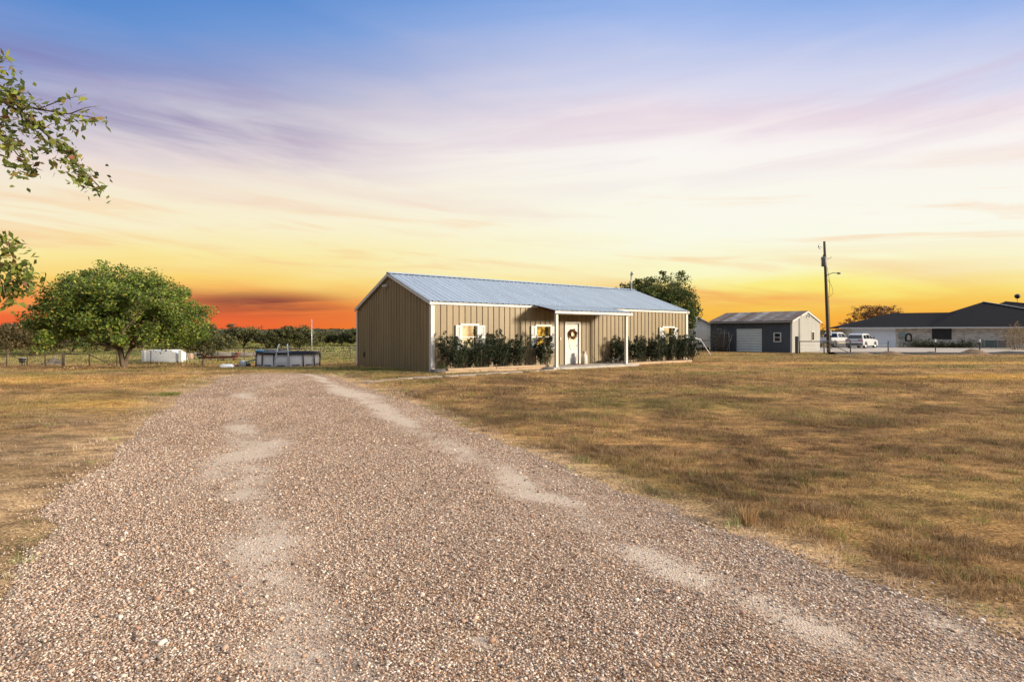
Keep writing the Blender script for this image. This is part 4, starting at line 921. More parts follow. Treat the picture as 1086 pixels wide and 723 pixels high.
for px, y, lb in ((992, 47.2, 'steel fence stake with white top left of the dirt mound'), (1039, 47.4, 'steel fence stake with white top beside the dirt mound')):
    r_ = empty('fence_stake', (at(px, 0, y).x, y, 0), 0, lb, 'stake', MG)
    m_ = MB(); m_.box(-.02, .02, -.03, .03, -.1, .95); m_.box(-.004, .004, -.06, -.03, -.1, .95); m_.build('shaft', M['darkmetal'], r_)
    MB().box(-.05, .05, -.04, .04, .95, 1.20).build('top', M['white'], r_, bevel=.02)
# utility pole
ub = Vector((at(879, 0, 49.6).x, 49.6, 0)); ut = at(874.2, 256, 49.6)
up_ = empty('utility_pole', ub, 0, 'tall wooden utility pole with a grey transformer and a lamp arm', 'utility pole')
T = ut - ub; P_at = lambda z: T * (z / T.z)
MB().tube([(0, 0, -.3), P_at(3), P_at(7), T], [.15, .14, .115, .095], 12).build('shaft', M['pole'], up_, True)
q = P_at(8.05); mb = MB(); mb.lathe([(.001, -.42), (.20, -.42), (.22, -.38), (.22, .34), (.18, .42), (.001, .44)], (q.x - .26, q.y - .30, q.z), 16); mb.build('transformer', M['poleunit'], up_, True)
for dx in (-.1, .12): MB().lathe([(.03, 0), (.05, .04), (.03, .08), (.05, .12), (.02, .20), (.001, .2)], (q.x - .24 + dx, q.y - .30, q.z + .43), 8).build('bushing', M['rust'], up_, True)
q = P_at(9.35); mb = MB(); mb.tube([q, q + Vector((-.5, -.1, .05))], .025, 6); mb.tube([q + Vector((-.5, -.1, .28)), q + Vector((-.58, -.1, .1)), q + Vector((-.5, -.1, -.12)), q + Vector((-.4, -.1, -.15))], [.03, .06, .05, .02], 8); mb.build('cutout_switch', M['greymetal'], up_, True)
q = P_at(8.35); mb = MB(); mb.tube([q, q + Vector((-.38, -.15, .12)), q + Vector((-.42, -.15, -.12))], [.02, .05, .03], 6); mb.tube([q, q + Vector((.3, -.1, .0)), q + Vector((.55, -.1, .14))], [.02, .02, .02], 6); mb.build('arrester', M['rust'], up_, True)
q = P_at(6.85); mb = MB(); mb.tube([q, q + Vector((.5, -.2, .22)), q + Vector((.85, -.3, .20))], .03, 6); mb.build('lamp_arm', M['poleunit'], up_, True)
MB().lathe([(.001, .06), (.12, .04), (.17, -.03), (.12, -.10), (.001, -.13)], (q.x + .98, q.y - .33, q.z + .2), 12).build('lamp_head', M['poleunit'], up_, True)
mb = MB(); mb.tube([P_at(6.5) + Vector((.13, -.05, 0)), P_at(5.9) + Vector((.45, -.1, .0)), P_at(5.3) + Vector((.55, -.1, 0)), P_at(4.9) + Vector((.16, -.05, 0))], .014, 5); mb.tube([P_at(7.6) + Vector((.12, -.08, 0)), P_at(6.2) + Vector((.30, -.08, 0)), P_at(4.9) + Vector((.15, -.06, 0)), P_at(.3) + Vector((.18, -.06, 0))], .016, 5); mb.build('cable', M['black'], up_, True)
MB().box(-.09, .09, -.30, -.165, 1.5, 1.95).build('meter_box', M['greymetal'], up_, bevel=.02)

# neighbour's paved drive and the dark strip beside it that stands for a shadow line
def sheet(name, pts, z, m, thick=None):
    m_ = MB(); n = len(pts); m_.add([(x, y, gz(x, y) + z) for x, y in pts], [tuple(range(n))]); o = m_.build(name, m); return tag(o, kind='structure')
M['pave'] = mat('pale_driveway', (.33, .28, .24), .9, 0, (1.2, .15), (30, .2))
sheet('neighbour_driveway', [(27, 49.3), (27, 59), (40, 73), (62, 70), (62, 64), (47, 60), (75, 58), (90, 56), (90, 47.6), (52, 47.6)], .006, M['pave'])
def mound(p, rx, ry, h, label, seed):
    m_ = MB(); nr, na = 9, 30; vs = [(0, 0, h)]
    for i in range(1, nr + 1):
        for j in range(na):
            a_ = 2 * PI * j / na; r = i / nr; k_ = .72 + .56 * float(fbm(np.array(math.cos(a_) * 2 + seed), np.array(math.sin(a_) * 2), seed)); zz = h * (math.cos(r * PI) * .5 + .5) * (.7 + .6 * float(fbm(np.array(r * 4 * math.cos(a_)), np.array(r * 4 * math.sin(a_)), seed + 3))) - (.04 if i == nr else 0)
            vs.append((rx * r * k_ * math.cos(a_), ry * r * k_ * math.sin(a_), zz))
    fs = [(0, 1 + j, 1 + (j + 1) % na) for j in range(na)]
    for i in range(nr - 1):
        for j in range(na): a_, b_ = 1 + i * na + j, 1 + i * na + (j + 1) % na; fs.append((a_, a_ + na, b_ + na, b_))
    m_.add(vs, fs); o = m_.build('dirt_mound', M['dirt'], None, True, loc=(p.x, p.y, 0)); return tag(o, label, 'dirt mound', 'dirt mounds by the paved drive')
mound(gp(1032, 375.6), 1.55, 1.0, .42, 'largest dry dirt mound, in front of the brick wall', 1); mound(gp(989, 375.6), 1.0, .7, .24, 'small dry dirt mound at the left steel stake', 2); mound(gp(944, 376), 1.4, .8, .30, 'low dirt mound right of the white cars', 3); mound(gp(913, 376), 1.3, .7, .22, 'flattest dirt mound, below the white wagon', 4)
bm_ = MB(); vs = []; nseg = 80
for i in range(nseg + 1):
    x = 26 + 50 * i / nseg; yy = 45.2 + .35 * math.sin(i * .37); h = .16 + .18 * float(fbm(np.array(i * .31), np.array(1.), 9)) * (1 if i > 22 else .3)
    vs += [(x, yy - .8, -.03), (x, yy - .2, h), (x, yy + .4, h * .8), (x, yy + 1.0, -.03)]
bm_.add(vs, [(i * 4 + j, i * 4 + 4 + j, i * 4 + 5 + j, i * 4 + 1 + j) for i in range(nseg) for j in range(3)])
tag(bm_.build('shade_berm', M['soil'], None, True), kind='structure')  # berm coloured near black so it reads as a line of shade

# brick ranch house (local: x along the facing wall, y inward)
RA = Vector((at(894, 0, 72).x, 72, 0)); RB = Vector((at(1086, 0, 65).x, 65, 0)); rv = (RB - RA).normalized(); ra = math.atan2(rv.y, rv.x); rn = Vector((-rv.y, rv.x, 0))
rx_ = lambda px, v=0: (lambda A, uu: (uu * A.y - A.x) / (rv.x - uu * rv.y))(RA + rn * v, (px - 543) / F)
rdep = lambda px, v=0: (RA + rn * v + rv * rx_(px, v)).y
rz_ = lambda px, py, v=0: EYE + (HZ - py) / F * rdep(px, v)
ranch = placed('ranch_house', RA, ra, 'long low ranch house of pale brick with a charcoal hip roof', 'house')
RE_ = 2.36; g0, g1 = rx_(903), rx_(950); RLn = rx_(1086) + 9
MB().add([(g1, 0, -.1), (RLn, 0, -.1), (RLn, 0, RE_), (g1, 0, RE_)], [(0, 1, 2, 3)]).build('brick_wall', M['brick'], ranch)
MB().add([(.3, 0, -.1), (g0, 0, -.1), (g0, 0, RE_), (.3, 0, RE_), (.3, 9, -.1), (.3, 9, RE_)], [(0, 1, 2, 3), (0, 3, 5, 4)]).build('end_wall', M['brick'], ranch)
M['paleblue'] = mat('pale_siding', (.66, .70, .74), .6, 0, (1.5, .06))
gd = MB(); 
for q in range(5): gd.box(g0 + .02, g1 - .02, .0, .05, -.08 + q * .525, -.08 + q * .525 + .515)
gd.box(g0 + .02, g1 - .02, .05, .07, -.08, RE_ - .05); gd.build('garage_door', M['paleblue'], ranch)
wa0, wa1 = rx_(989), rx_(1008.5); z1_ = rz_(999, 347.6); z0_ = rz_(999, 359)
mb = MB(); mb.box(wa0, wa1, -.03, -.004, z0_, z1_); wn_ = mb.build('window', M['screen'], ranch); m_ = MB()
for x0, x1, z0, z1 in ((wa0 - .06, wa1 + .06, z0_ - .07, z0_ - .003), (wa0 - .06, wa0 - .003, z0_, z1_), (wa1 + .003, wa1 + .06, z0_, z1_), ((wa0 + wa1) / 2 - .03, (wa0 + wa1) / 2 + .03, z0_, z1_)): m_.box(x0, x1, -.05, -.005 if x1 - x0 < .1 and x0 < wa1 - .2 and x0 > wa0 else -.005, z0, z1)
m_.build('window_frame', M['darkmetal'], wn_)
MB().box(-.5, RLn + .5, -.52, -.48, RE_ - .02, RE_ + .15).build('fascia', M['trim'], ranch)
MB().add([(-.5, -.48, RE_), (RLn, -.48, RE_), (RLn, 0, RE_), (-.5, 0, RE_)], [(0, 1, 2, 3)]).build('soffit', M['trim'], ranch)
# roofs: a low hipped wing and a taller hipped block
ev = RE_ + .13; v1 = 6.0; za = rz_(946, 332.0, v1); xa_ = rx_(946, v1)
mb = MB(); mb.add([(-.5, -.5, ev), (RLn, -.5, ev), (RLn, v1, za), (xa_, v1, za), (-.5, 12.5, ev), (RLn, 12.5, ev)], [(0, 1, 2, 3), (0, 3, 4), (3, 2, 5, 4)])
mb.build('wing_roof', M['shingle'], ranch)
v2 = 7.4; xp = rx_(1043, v2); zp = rz_(1043, 320.0, v2); xb = rx_(985, -.5); xq = xp + (rx_(1116, -.5) - rx_(1043, -.5)) * 1.0
e2 = ev + .02
mb = MB(); mb.add([(xb, -.52, e2), (xq + 4, -.52, e2), (xp, v2, zp), (xb + .2, 15, e2), (xq + 4, 15, e2)], [(0, 1, 2), (0, 2, 3), (1, 4, 2), (3, 2, 4)]); mr = mb.build('main_roof', M['shingle'], ranch)
mb = MB(); pA = Vector((xp, v2, zp + .03)); pB = Vector((xq + 4, -.52, e2 + .05)); mb.bar(pA, pB, .55, .05); mb.build('valley_flashing', M['greymetal'], ranch)
v3 = 9.5; xp3 = rx_(1066, v3); zp3 = rz_(1066, 319.8, v3)
mb = MB(); mb.add([(xp - 3, .5, e2 + .3), (xp3 + 16, .5, e2 + .3), (xp3, v3, zp3), (xp - 3, 17, e2 + .3), (xp3 + 16, 17, e2 + .3)], [(0, 1, 2), (0, 2, 3), (1, 4, 2), (3, 2, 4)]); mb.build('rear_roof', M['shingle'], ranch)
mb = MB(); mb.bar((xp3, v3, zp3 + .03), (xp3 + 16, .5, e2 + .34), .5, .05); mb.build('ridge_flashing', M['greymetal'], ranch)
v4 = 12; xd = rx_(1079, v4); zd = rz_(1079, 314, v4)
mb = MB(); mb.tube([(xd, v4, zd - 2.0), (xd - .02, v4, zd - .3)], .03, 6); mb.lathe([(.001, -.36), (.20, -.28), (.33, -.05), (.30, .15), (.15, .27), (.001, .30)], (xd, v4, zd), 14); mb.build('roof_turbine_vent', M['darkmetal'], ranch, True)
# fittings on the brick wall
ub0, ub1 = rx_(953), rx_(959.5); m_ = MB(); m_.box(ub0, ub1, -.2, -.003, 1.25, 1.85); ubx = m_.build('utility_box', M['acgreen'], ranch, bevel=.02)
m_ = MB(); m_.tube([(ub0 + .1, -.12, -.1), (ub0 + .1, -.12, 1.24)], .04, 6); m_.tube([(ub1 - .15, -.12, -.1), (ub1 - .15, -.12, 1.24)], .04, 6); m_.build('conduit', M['greymetal'], ubx, True)
xc = rx_(963.5); m_ = MB(); an = [PI * i / 10 for i in range(11)]
m_.tube([(xc - .28, -.05, .85)] + [(xc - .28 * math.cos(t), -.05, 1.40 + .28 * math.sin(t)) for t in an] + [(xc + .28, -.05, .85), (xc - .28, -.05, .85)], .085, 6)
m_.build('arched_wall_bracket', M['black'], ranch, True)
ac0 = rx_(1043, -1.2); acr = RA + rv * (ac0 + .7) - rn * 1.2
ac = empty('air_conditioner', (acr.x, acr.y, 0), ra, 'grey green air conditioner pair standing against the brick wall', 'air conditioner')
for k_, x in enumerate((-.72, .42)):
    m_ = MB(); m_.box(x, x + 1.0, -.4, .4, .08, 1.0)
    cab = m_.build('cabinet', M['acgreen'] if k_ == 0 else M['greymetal'], ac, bevel=.03)
    m_ = MB()
    for q in range(8): m_.box(x + .05, x + .95, -.42, -.402, .15 + q * .10, .20 + q * .10)
    m_.build('grille', M['darkmetal'], cab)
MB().box(-.85, 1.6, -.55, .5, -.05, .07).build('pad', M['concrete'], ac)
HP = [(.035, .05, .018), (.055, .07, .022), (.08, .09, .03)]
for px, w, h, lb in ((971, 2.4, .85, 'low dark green bush left of the dark window'), (981, 1.9, .65, 'low green bush below the left end of the dark window'), (993, 1.6, .60, 'low green bush below the middle of the dark window'), (1003, 1.7, .55, 'low green bush below the right end of the dark window'), (1014, 1.6, .50, 'low green bush right of the dark window'), (1027, 2.0, .75, 'dark green bush left of the air conditioner pair')):
    p = RA + rv * rx_(px, -.9) - rn * .9; shrub(lb, (p.x, p.y, -.02), w, h, name='hedge_bush', cat='bush', group='low bushes along the brick wall', n=900, leaf=.14, pal=HP, stems=10, foot=.3)
p = at(1080, 0, 58); shrub('tall dry tan shrub at the right edge before the brick wall', (p.x, p.y, 0), 3.0, 2.35, n=2600, leaf=.12, pal=[(.30, .20, .09), (.20, .13, .06), (.38, .27, .14), (.14, .12, .05)], stems=20, trans='dryleaf', foot=.5)

# cars
def ellipse_ring(c, r, w, y): pass
def car(label, cat, name, loc, rz, kind):
    root = empty(name, loc, rz, label, cat)
    if kind == 'suv':
        body = [(-2.30, .42), (-2.36, .60), (-2.36, .92), (-2.28, 1.06), (.95, 1.06), (1.9, .98), (2.28, .84), (2.38, .66), (2.36, .40), (2.1, .30), (-2.1, .30)]
        cab = [(-2.22, 1.055), (-1.95, 1.60), (-1.6, 1.70), (-.2, 1.70), (.25, 1.60), (1.02, 1.055)]
        side = [[(-1.98, 1.12), (-1.78, 1.50), (-1.15, 1.54), (-1.05, 1.12)], [(-.95, 1.12), (-1.02, 1.55), (-.12, 1.56), (-.08, 1.12)], [(.02, 1.12), (.0, 1.55), (.24, 1.50), (.82, 1.12)]]
        wheels = (-1.45, 1.45); hw_ = .95; ins = lambda z: .20 * max(0, (z - 1.05) / .65); wr_ = .36; rear = ((-2.17, 1.13), (-1.99, 1.53)); front = ((.96, 1.12), (.33, 1.54))
    else:
        body = [(-2.85, .60), (-2.88, .95), (-2.84, 1.22), (-.62, 1.22), (-.6, 1.20), (1.25, 1.20), (2.45, 1.12), (2.72, .98), (2.80, .70), (2.72, .48), (-2.6, .48)]
        cab = [(-.98, 1.195), (-.82, 1.78), (-.6, 1.88), (.55, 1.88), (.85, 1.78), (1.42, 1.195)]
        side = [[(-.80, 1.26), (-.68, 1.72), (.02, 1.74), (.05, 1.26)], [(.14, 1.26), (.12, 1.74), (.72, 1.70), (1.15, 1.26)]]
        wheels = (-1.85, 1.80); hw_ = 1.0; ins = lambda z: .22 * max(0, (z - 1.19) / .69); wr_ = .42; rear = ((-.945, 1.28), (-.84, 1.70)); front = ((1.34, 1.27), (.93, 1.72))
    # wheel arches: notch the lower edge of the side profile
    lo = body[-1][1] if kind == 'suv' else .48
    arch = []
    for wx in sorted(wheels):
        R_ = wr_ + .07; a0_ = math.asin(max(-1, min(1, (lo - wr_) / R_)))
        arch += [(wx - R_ * math.cos(t), wr_ + R_ * math.sin(t)) for t in np.linspace(a0_, PI - a0_, 9)]
    prof_ = body[:-1] + arch[::-1] + [body[-1]]
    MB().prism(prof_, -hw_, hw_).build('body', M['carwhite'], root, bevel=.045)
    MB().prism(cab, -hw_ + .06, hw_ - .06, ins).build('cabin', M['carwhite'], root, bevel=.05)
    if kind != 'suv':
        MB().box(-2.76, -.70, -.82, .82, 1.222, 1.228).build('truck_bed', M['darkmetal'], root)
        m_ = MB()
        for s in (-1, 1):
            for x0, x1 in ((-1.36, 1.30), (-2.84, -2.36)): m_.box(x0, x1, s * (hw_ + .012) - .01, s * (hw_ + .012) + .01, .50, .80)
        m_.build('cladding', M['beige'], root)
    for s in (-1, 1):
        for poly in side:
            m_ = MB(); vs = [(x, s * (hw_ - .06 - ins(z) + .012), z) for x, z in poly]; m_.add(vs + [(x, y - s * .02, z) for x, y, z in vs], [(0, 1, 2, 3), (7, 6, 5, 4)] + [(i, (i + 1) % 4, (i + 1) % 4 + 4, i + 4) for i in range(4)]); m_.build('side_window', M['carglass'], root)
    for nm, (lo_, hi_), dx in (('rear_window', rear, -.035), ('windshield', front, .035)):
        w0_, w1_ = hw_ - .17 - ins(lo_[1]), hw_ - .13 - ins(hi_[1])
        m_ = MB(); vs = [(lo_[0] + dx, -w0_, lo_[1]), (lo_[0] + dx, w0_, lo_[1]), (hi_[0] + dx, w1_, hi_[1]), (hi_[0] + dx, -w1_, hi_[1])]
        m_.add(vs + [(x - dx * .6, y, z - .0) for x, y, z in vs], [(0, 1, 2, 3), (7, 6, 5, 4)] + [(i, (i + 1) % 4, (i + 1) % 4 + 4, i + 4) for i in range(4)]); m_.build(nm, M['carglass'], root)
    xr0 = body[2][0]
    for s in (-1, 1):
        for wx in wheels:
            wl = MB(); yo = s * (hw_ - .13)
            wl.lathe([(wr_ * .62, -.11), (wr_ * .93, -.12), (wr_, -.08), (wr_, .08), (wr_ * .93, .12), (wr_ * .62, .11)], (0, 0, 0), 24); wl.v = [(x + wx, z + yo, y + wr_) for x, y, z in wl.v]
            tyre = wl.build('wheel', M['black'], root, True); rm = MB(); rm.lathe([(.001, .06), (wr_ * .15, .07), (wr_ * .55, .03), (wr_ * .63, .09), (wr_ * .63, -.09), (.001, -.09)], (0, 0, 0), 18); rm.v = [(x + wx, z * s + yo, y + wr_) for x, y, z in rm.v]
            rm.build('rim', M['rim'], tyre, True)
        if kind == 'suv': m_ = MB(); m_.box(xr0 - .012, xr0 + .08, *sorted((s * .42, s * .93)), .86, 1.0)
        else: m_ = MB(); m_.box(xr0 - .012, xr0 + .08, *sorted((s * .82, s * .99)), .82, 1.14)
        m_.build('taillight', M['redlens'], root)
        m_ = MB(); m_.box(*sorted((body[7 if kind == 'suv' else 8][0] - .16, body[7 if kind == 'suv' else 8][0] + .015)), *sorted((s * .55, s * .92)), .70, .84); m_.build('headlight', M['rim'], root)
        mx_ = .72 if kind == 'suv' else 1.12; m_ = MB(); m_.box(mx_ - .06, mx_ + .10, *sorted((s * (hw_ - .02), s * (hw_ + .17))), 1.14 if kind == 'suv' else 1.24, 1.30 if kind == 'suv' else 1.46); m_.build('mirror', M['black'], root, bevel=.02)
    m_ = MB(); m_.box(xr0 - .03, xr0 + .25, -hw_ + .08, hw_ - .08, .36 if kind == 'suv' else .50, .55 if kind == 'suv' else .66); m_.build('bumper', M['black' if kind == 'suv' else 'rim'], root, bevel=.02)
    if kind == 'suv': MB().box(xr0 - .006, xr0 + .02, -.80, .80, .87, .93).build('trim_strip', M['darkmetal'], root)
    return root
cp = at(914, 0, 66); car('white wagon parked with its dark rear window toward the lawn', 'car', 'station_wagon', (cp.x, cp.y, .01), .68, 'suv')
cp = at(884.5, 0, 70); car('white pickup truck with beige lower cladding behind the utility pole', 'pickup truck', 'pickup_truck', (cp.x, cp.y, .01), .62, 'truck')

# ================================================================== LEFT SIDE
# pool
pc = at(306, 0, 29.9); pz = gz(pc.x, pc.y); PRr, PH = 1.52, .68
pool = empty('swimming_pool', (pc.x, pc.y, pz + .04), 0, 'round above ground pool with pale grey walls and dark frame', 'pool')
MB().lathe([(PRr, -.12), (PRr + .03, .0), (PRr + .05, PH * .5), (PRr, PH)], n=48).build('wall', M['poolwall'], pool, True)
MB().lathe([(PRr - .06, PH - .02), (PRr - .06, PH + .06), (PRr + .09, PH + .06), (PRr + .09, PH - .05), (PRr - .06, PH - .05)], n=48).build('rim', M['navy'], pool, False)
MB().lathe([(.001, PH - .10), (PRr - .01, PH - .10)], n=48).build('water', M['aqua'], pool)
for k_ in range(14):
    a_ = 2 * PI * k_ / 14 + .16; c_, s_ = math.cos(a_), math.sin(a_); r = PRr + .085
    MB().tube([(r * c_ * 1.015, r * s_ * 1.015, -.1), (r * c_, r * s_, PH - .05)], .032, 8).build('post', M['navy'], pool, True)
    a2 = a_ + 2 * PI / 28; m_ = MB(); m_.tube([(r * math.cos(a_ + x) * 1.0, r * math.sin(a_ + x), .09) for x in np.linspace(.10, .34, 5)], .024, 6); m_.build('base_strap', M['navy'], pool, True)
lb_ = -PI / 2 + .22; la = Vector((math.cos(lb_), math.sin(lb_), 0)); lt = Vector((-la.y, la.x, 0)); m_ = MB()
ld = empty('pool_ladder', (pc.x + la.x * (PRr + .1), pc.y + la.y * (PRr + .1), pz), 0, 'white A frame ladder standing over the pool rim', 'ladder')
for s in (-1, 1):
    MB().tube([la * .55 + lt * s * .36, la * .12 + lt * s * .26 + Vector((0, 0, .9)), la * .02 + lt * s * .2 + Vector((0, 0, 1.16)), la * -.12 + lt * s * .2 + Vector((0, 0, 1.2)), la * -.28 + lt * s * .24 + Vector((0, 0, 1.0)), la * -.5 + lt * s * .26 + Vector((0, 0, .70))], .028, 8).build('side_rail', M['whitepole'], ld, True)
for z in (.28, .56, .84): 
    k_ = 1 - z / 1.1; MB().bar(la * (.06 + .5 * k_) + lt * -.33 + Vector((0, 0, z)), la * (.06 + .5 * k_) + lt * .33 + Vector((0, 0, z)), .08, .03).build('step', M['whitepole'], ld)
fl_ = MB().lathe([(.16, 0), (.24, .06), (.32, 0), (.24, -.06), (.16, 0)], n=18); tag(fl_.build('swim_ring', M['aqua'], None, True, loc=(pc.x - 1.20, pc.y - .62, pz + PH + .15)), 'turquoise inflatable ring lying on the left pool rim', 'swim ring')
m_ = MB(); n = 12
m_.add([(.75 * math.cos(2 * PI * i / n) * random.uniform(.8, 1), .42 * math.sin(2 * PI * i / n), .0) for i in range(n)] + [(.6 * math.cos(2 * PI * i / n), .32 * math.sin(2 * PI * i / n) * random.uniform(.7, 1), .10 + .05 * math.sin(i * 1.9)) for i in range(n)] + [(0, 0, .15)], [(i, (i + 1) % n, (i + 1) % n + n, i + n) for i in range(n)] + [(i + n, (i + 1) % n + n, 2 * n) for i in range(n)])
tag(m_.build('pool_cover', M['navy'], None, True, loc=(pc.x - .15, pc.y - PRr + .22, pz + PH + .09), bevel=.01), 'folded navy pool cover lying on the near pool rim', 'pool cover')
pm = empty('pool_pump', (pc.x - 2.0, pc.y - 1.0, pz), .3, 'small grey and blue filter pump on the grass left of the pool', 'pump')
MB().lathe([(.001, 0), (.17, 0), (.18, .05), (.16, .30), (.10, .36), (.001, .38)], n=16).build('filter_housing', M['greymetal'], pm, True)
MB().tube([(.1, .12, .12), (.38, .15, .12)], [.10, .085], 12).build('motor', M['navy'], pm, True)
MB().tube([(-.15, 0, .1), (-.5, -.2, .04), (-.9, -.1, .03), (-1.2, -.35, .03)], .035, 8).build('hose', M['navy'], pm, True)
MB().tube([(.14, .05, .25), (.45, .3, .35), (.72, .5, .40)], .035, 8).build('inlet_hose', M['aqua'], pm, True)
tarp = MB(); n = 10
tarp.add([(.5 * math.cos(2 * PI * i / n), .3 * math.sin(2 * PI * i / n) * random.uniform(.7, 1.1), 0) for i in range(n)] + [(.3 * math.cos(2 * PI * i / n), .18 * math.sin(2 * PI * i / n), .16 + .06 * math.sin(i * 2.1)) for i in range(n)] + [(0, 0, .2)], [(i, (i + 1) % n, (i + 1) % n + n, i + n) for i in range(n)] + [(i + n, (i + 1) % n + n, 2 * n) for i in range(n)])
tag(tarp.build('crumpled_tarp', M['poolwall'], None, True, loc=(pc.x - 2.65, pc.y - 1.35, pz - .02)), 'small crumpled grey tarp on the grass left of the pool pump', 'tarp')
# pasture fence on the left, in three straight runs
def on_ground(px, y): x = at(px, 0, y).x; return Vector((x, y, gz(x, y)))
LP_ = [on_ground(px, 43.6) for px in (-34, 7, 29, 48)]; LP2 = [on_ground(px, 43.6) for px in (68, 95, 122)]
fence('rusty wire fence with pipe posts at the left edge of the pasture', LP_ + [LP2[0] - Vector((.14, 0, 0))], 1.02, [(1.0, 0, None)], M['rustpipe'], (.25, .5, .75), .04)
q = LP2
fence('rusty braced pipe fence panel left of the big tree', q[:2], 1.05, [(1.0, 0, None), (.05, 0, None)], M['rustpipe'], (), .05, brace=[(q[1] + Vector((0, 0, .95)), q[2] + Vector((0, 0, .05)))])
LP3 = [on_ground(px, y) for px, y in ((124, 45), (160, 47), (198, 49), (231, 51.5), (259, 54), (300, 57), (340, 60), (371.5, 62), (420, 66))]
fence('thin wire fence on dark stakes running behind the pool', LP3, 1.15, [], M['rustpipe'], (.3, .6, .9, 1.12), .035)
# low things along the pasture fence
p = on_ground(172, 50.5); wt_ = empty('tarp_shelter', p, .05, 'low white tarp shelter beneath the right side of the big tree', 'shelter')
MB().prism([(-1.6, 0), (-1.6, 1.05), (-1.2, 1.15), (.8, 1.15), (1.35, .80), (1.45, .25), (1.3, 0)], 0, 1.6).build('cover', M['tarp'], wt_, bevel=.05)
for x in (-1.62, 1.62): MB().box(x - .14, x + .14, -.12, .14, -.1, 1.12).build('end_post', M['white'], wt_, bevel=.02)
p = on_ground(236, 55); tr = empty('feed_trough', p, -.03, 'long low rust red feed trough behind the driveway end', 'trough')
MB().add([(-1.5, -.25, .18), (1.4, -.25, .18), (1.4, .25, .18), (-1.5, .25, .18), (-1.6, -.35, .42), (1.5, -.35, .42), (1.5, .35, .42), (-1.6, .35, .42)], [(0,3,2,1),(0,1,5,4),(1,2,6,5),(2,3,7,6),(3,0,4,7)]).build('pan', M['rust'], tr)
for x in (-1.3, 0, 1.2): MB().box(x - .06, x + .06, -.24, .24, -.05, .178).build('leg', M['rust'], tr)
MB().prism([(1.25, .43), (1.55, .43), (1.75, .62), (1.6, .80), (1.35, .72)], -.25, .25).build('end_hopper', M['rust'], tr, bevel=.02)
m_ = MB().lathe([(.001, -.5), (.45, -.5), (.55, -.42), (.58, 0), (.55, .42), (.45, .5), (.001, .5)], n=20); m_.v = [(z, x * (1 + .03 * math.sin(i)), y + .55) for i, (x, y, z) in enumerate(m_.v)]
tag(m_.build('hay_bale', M['hay'], None, True, loc=on_ground(216, 58)), 'dark weathered round hay bale under the small tree', 'hay bale')
MB_ = MB().box(-.45, .45, -.35, .35, 0, .62); tag(MB_.build('straw_bale', M['hayp'], None, bevel=.06, loc=on_ground(199, 57), rz=.2), 'pale square straw bale right of the white tarp shelter', 'hay bale')
LG = 'grey logs lying in the pasture'
for i, (px, y, L, r, lb) in enumerate(((232, 62, 2.6, .28, 'grey log right of the round hay bale'), (253, 62.5, 3.0, .26, 'longest grey log, behind the feed trough end'), (268, 63.5, 1.4, .24, 'short grey log left of the pool'), (206, 62, 1.6, .26, 'grey log left of the round hay bale'))):
    m_ = MB(); m_.tube([(-L / 2, 0, r), (0, .05, r * 1.05), (L / 2, -.03, r * .95)], [r, r * 1.04, r * .9], 10); tag(m_.build('log', M['log'], None, True, loc=on_ground(px, y), rz=random.uniform(-.15, .15)), lb, 'log', LG)
m_ = MB()
for i in range(60):
    a_ = random.random() * 6.28; r = random.random() ** .6 * 1.2; m_.tube([(r * math.cos(a_), r * math.sin(a_) * .6, random.random() * .1), (r * .3 * math.cos(a_ + 1), r * .2 * math.sin(a_ + 1), 1.0 * random.uniform(.4, 1) * (1 - r * .4))], [.025, .01], 4)
tag(m_.build('brush_pile', M['log'], None, False, loc=on_ground(56, 47)), 'grey pile of cut brush behind the left pasture fence', 'brush pile')
fb = empty('feed_bin', on_ground(23.5, 45.2), 0, 'small dark feed bin with a pale lid behind the left pasture fence', 'feed bin')
MB().add([(-.25, -.2, .42), (.25, -.2, .42), (.25, .2, .42), (-.25, .2, .42), (-.36, -.3, 1.0), (.36, -.3, 1.0), (.36, .3, 1.0), (-.36, .3, 1.0)], [(0,3,2,1),(0,1,5,4),(1,2,6,5),(2,3,7,6),(3,0,4,7)]).build('hopper', M['darkmetal'], fb)
MB().box(-.4, .4, -.34, .34, 1.003, 1.08).build('lid', M['greymetal'], fb, bevel=.01)
for x in (-.22, .22):
    for y in (-.17, .17): MB().box(x - .03, x + .03, y - .03, y + .03, -.05, .415).build('leg', M['darkmetal'], fb)
fb.scale = (.52, .52, .62)
# far poles in the pasture
UG = 'far utility poles in the pasture'
for px, yt, y, r, lb, mm in ((330.5, 338.5, 66, .07, 'slim pale pole rising behind the pool', 'greymetal'), (277.5, 344.5, 105, .10, 'far dark utility pole among the mesquites', 'pole')):
    p = on_ground(px, y); t_ = at(px, yt, y); r_ = empty('utility_pole', p, 0, lb, 'utility pole', UG)
    MB().tube([(0, 0, -.2), (0, 0, t_.z - p.z)], [r * 1.2, r * .8], 8).build('shaft', M[mm], r_, True); k_ = .35 if mm == 'pole' else .07; MB().box(-k_, k_, -.05, .05, t_.z - p.z - .5, t_.z - p.z - .4).build('crossarm' if mm == 'pole' else 'bracket', M[mm], r_)

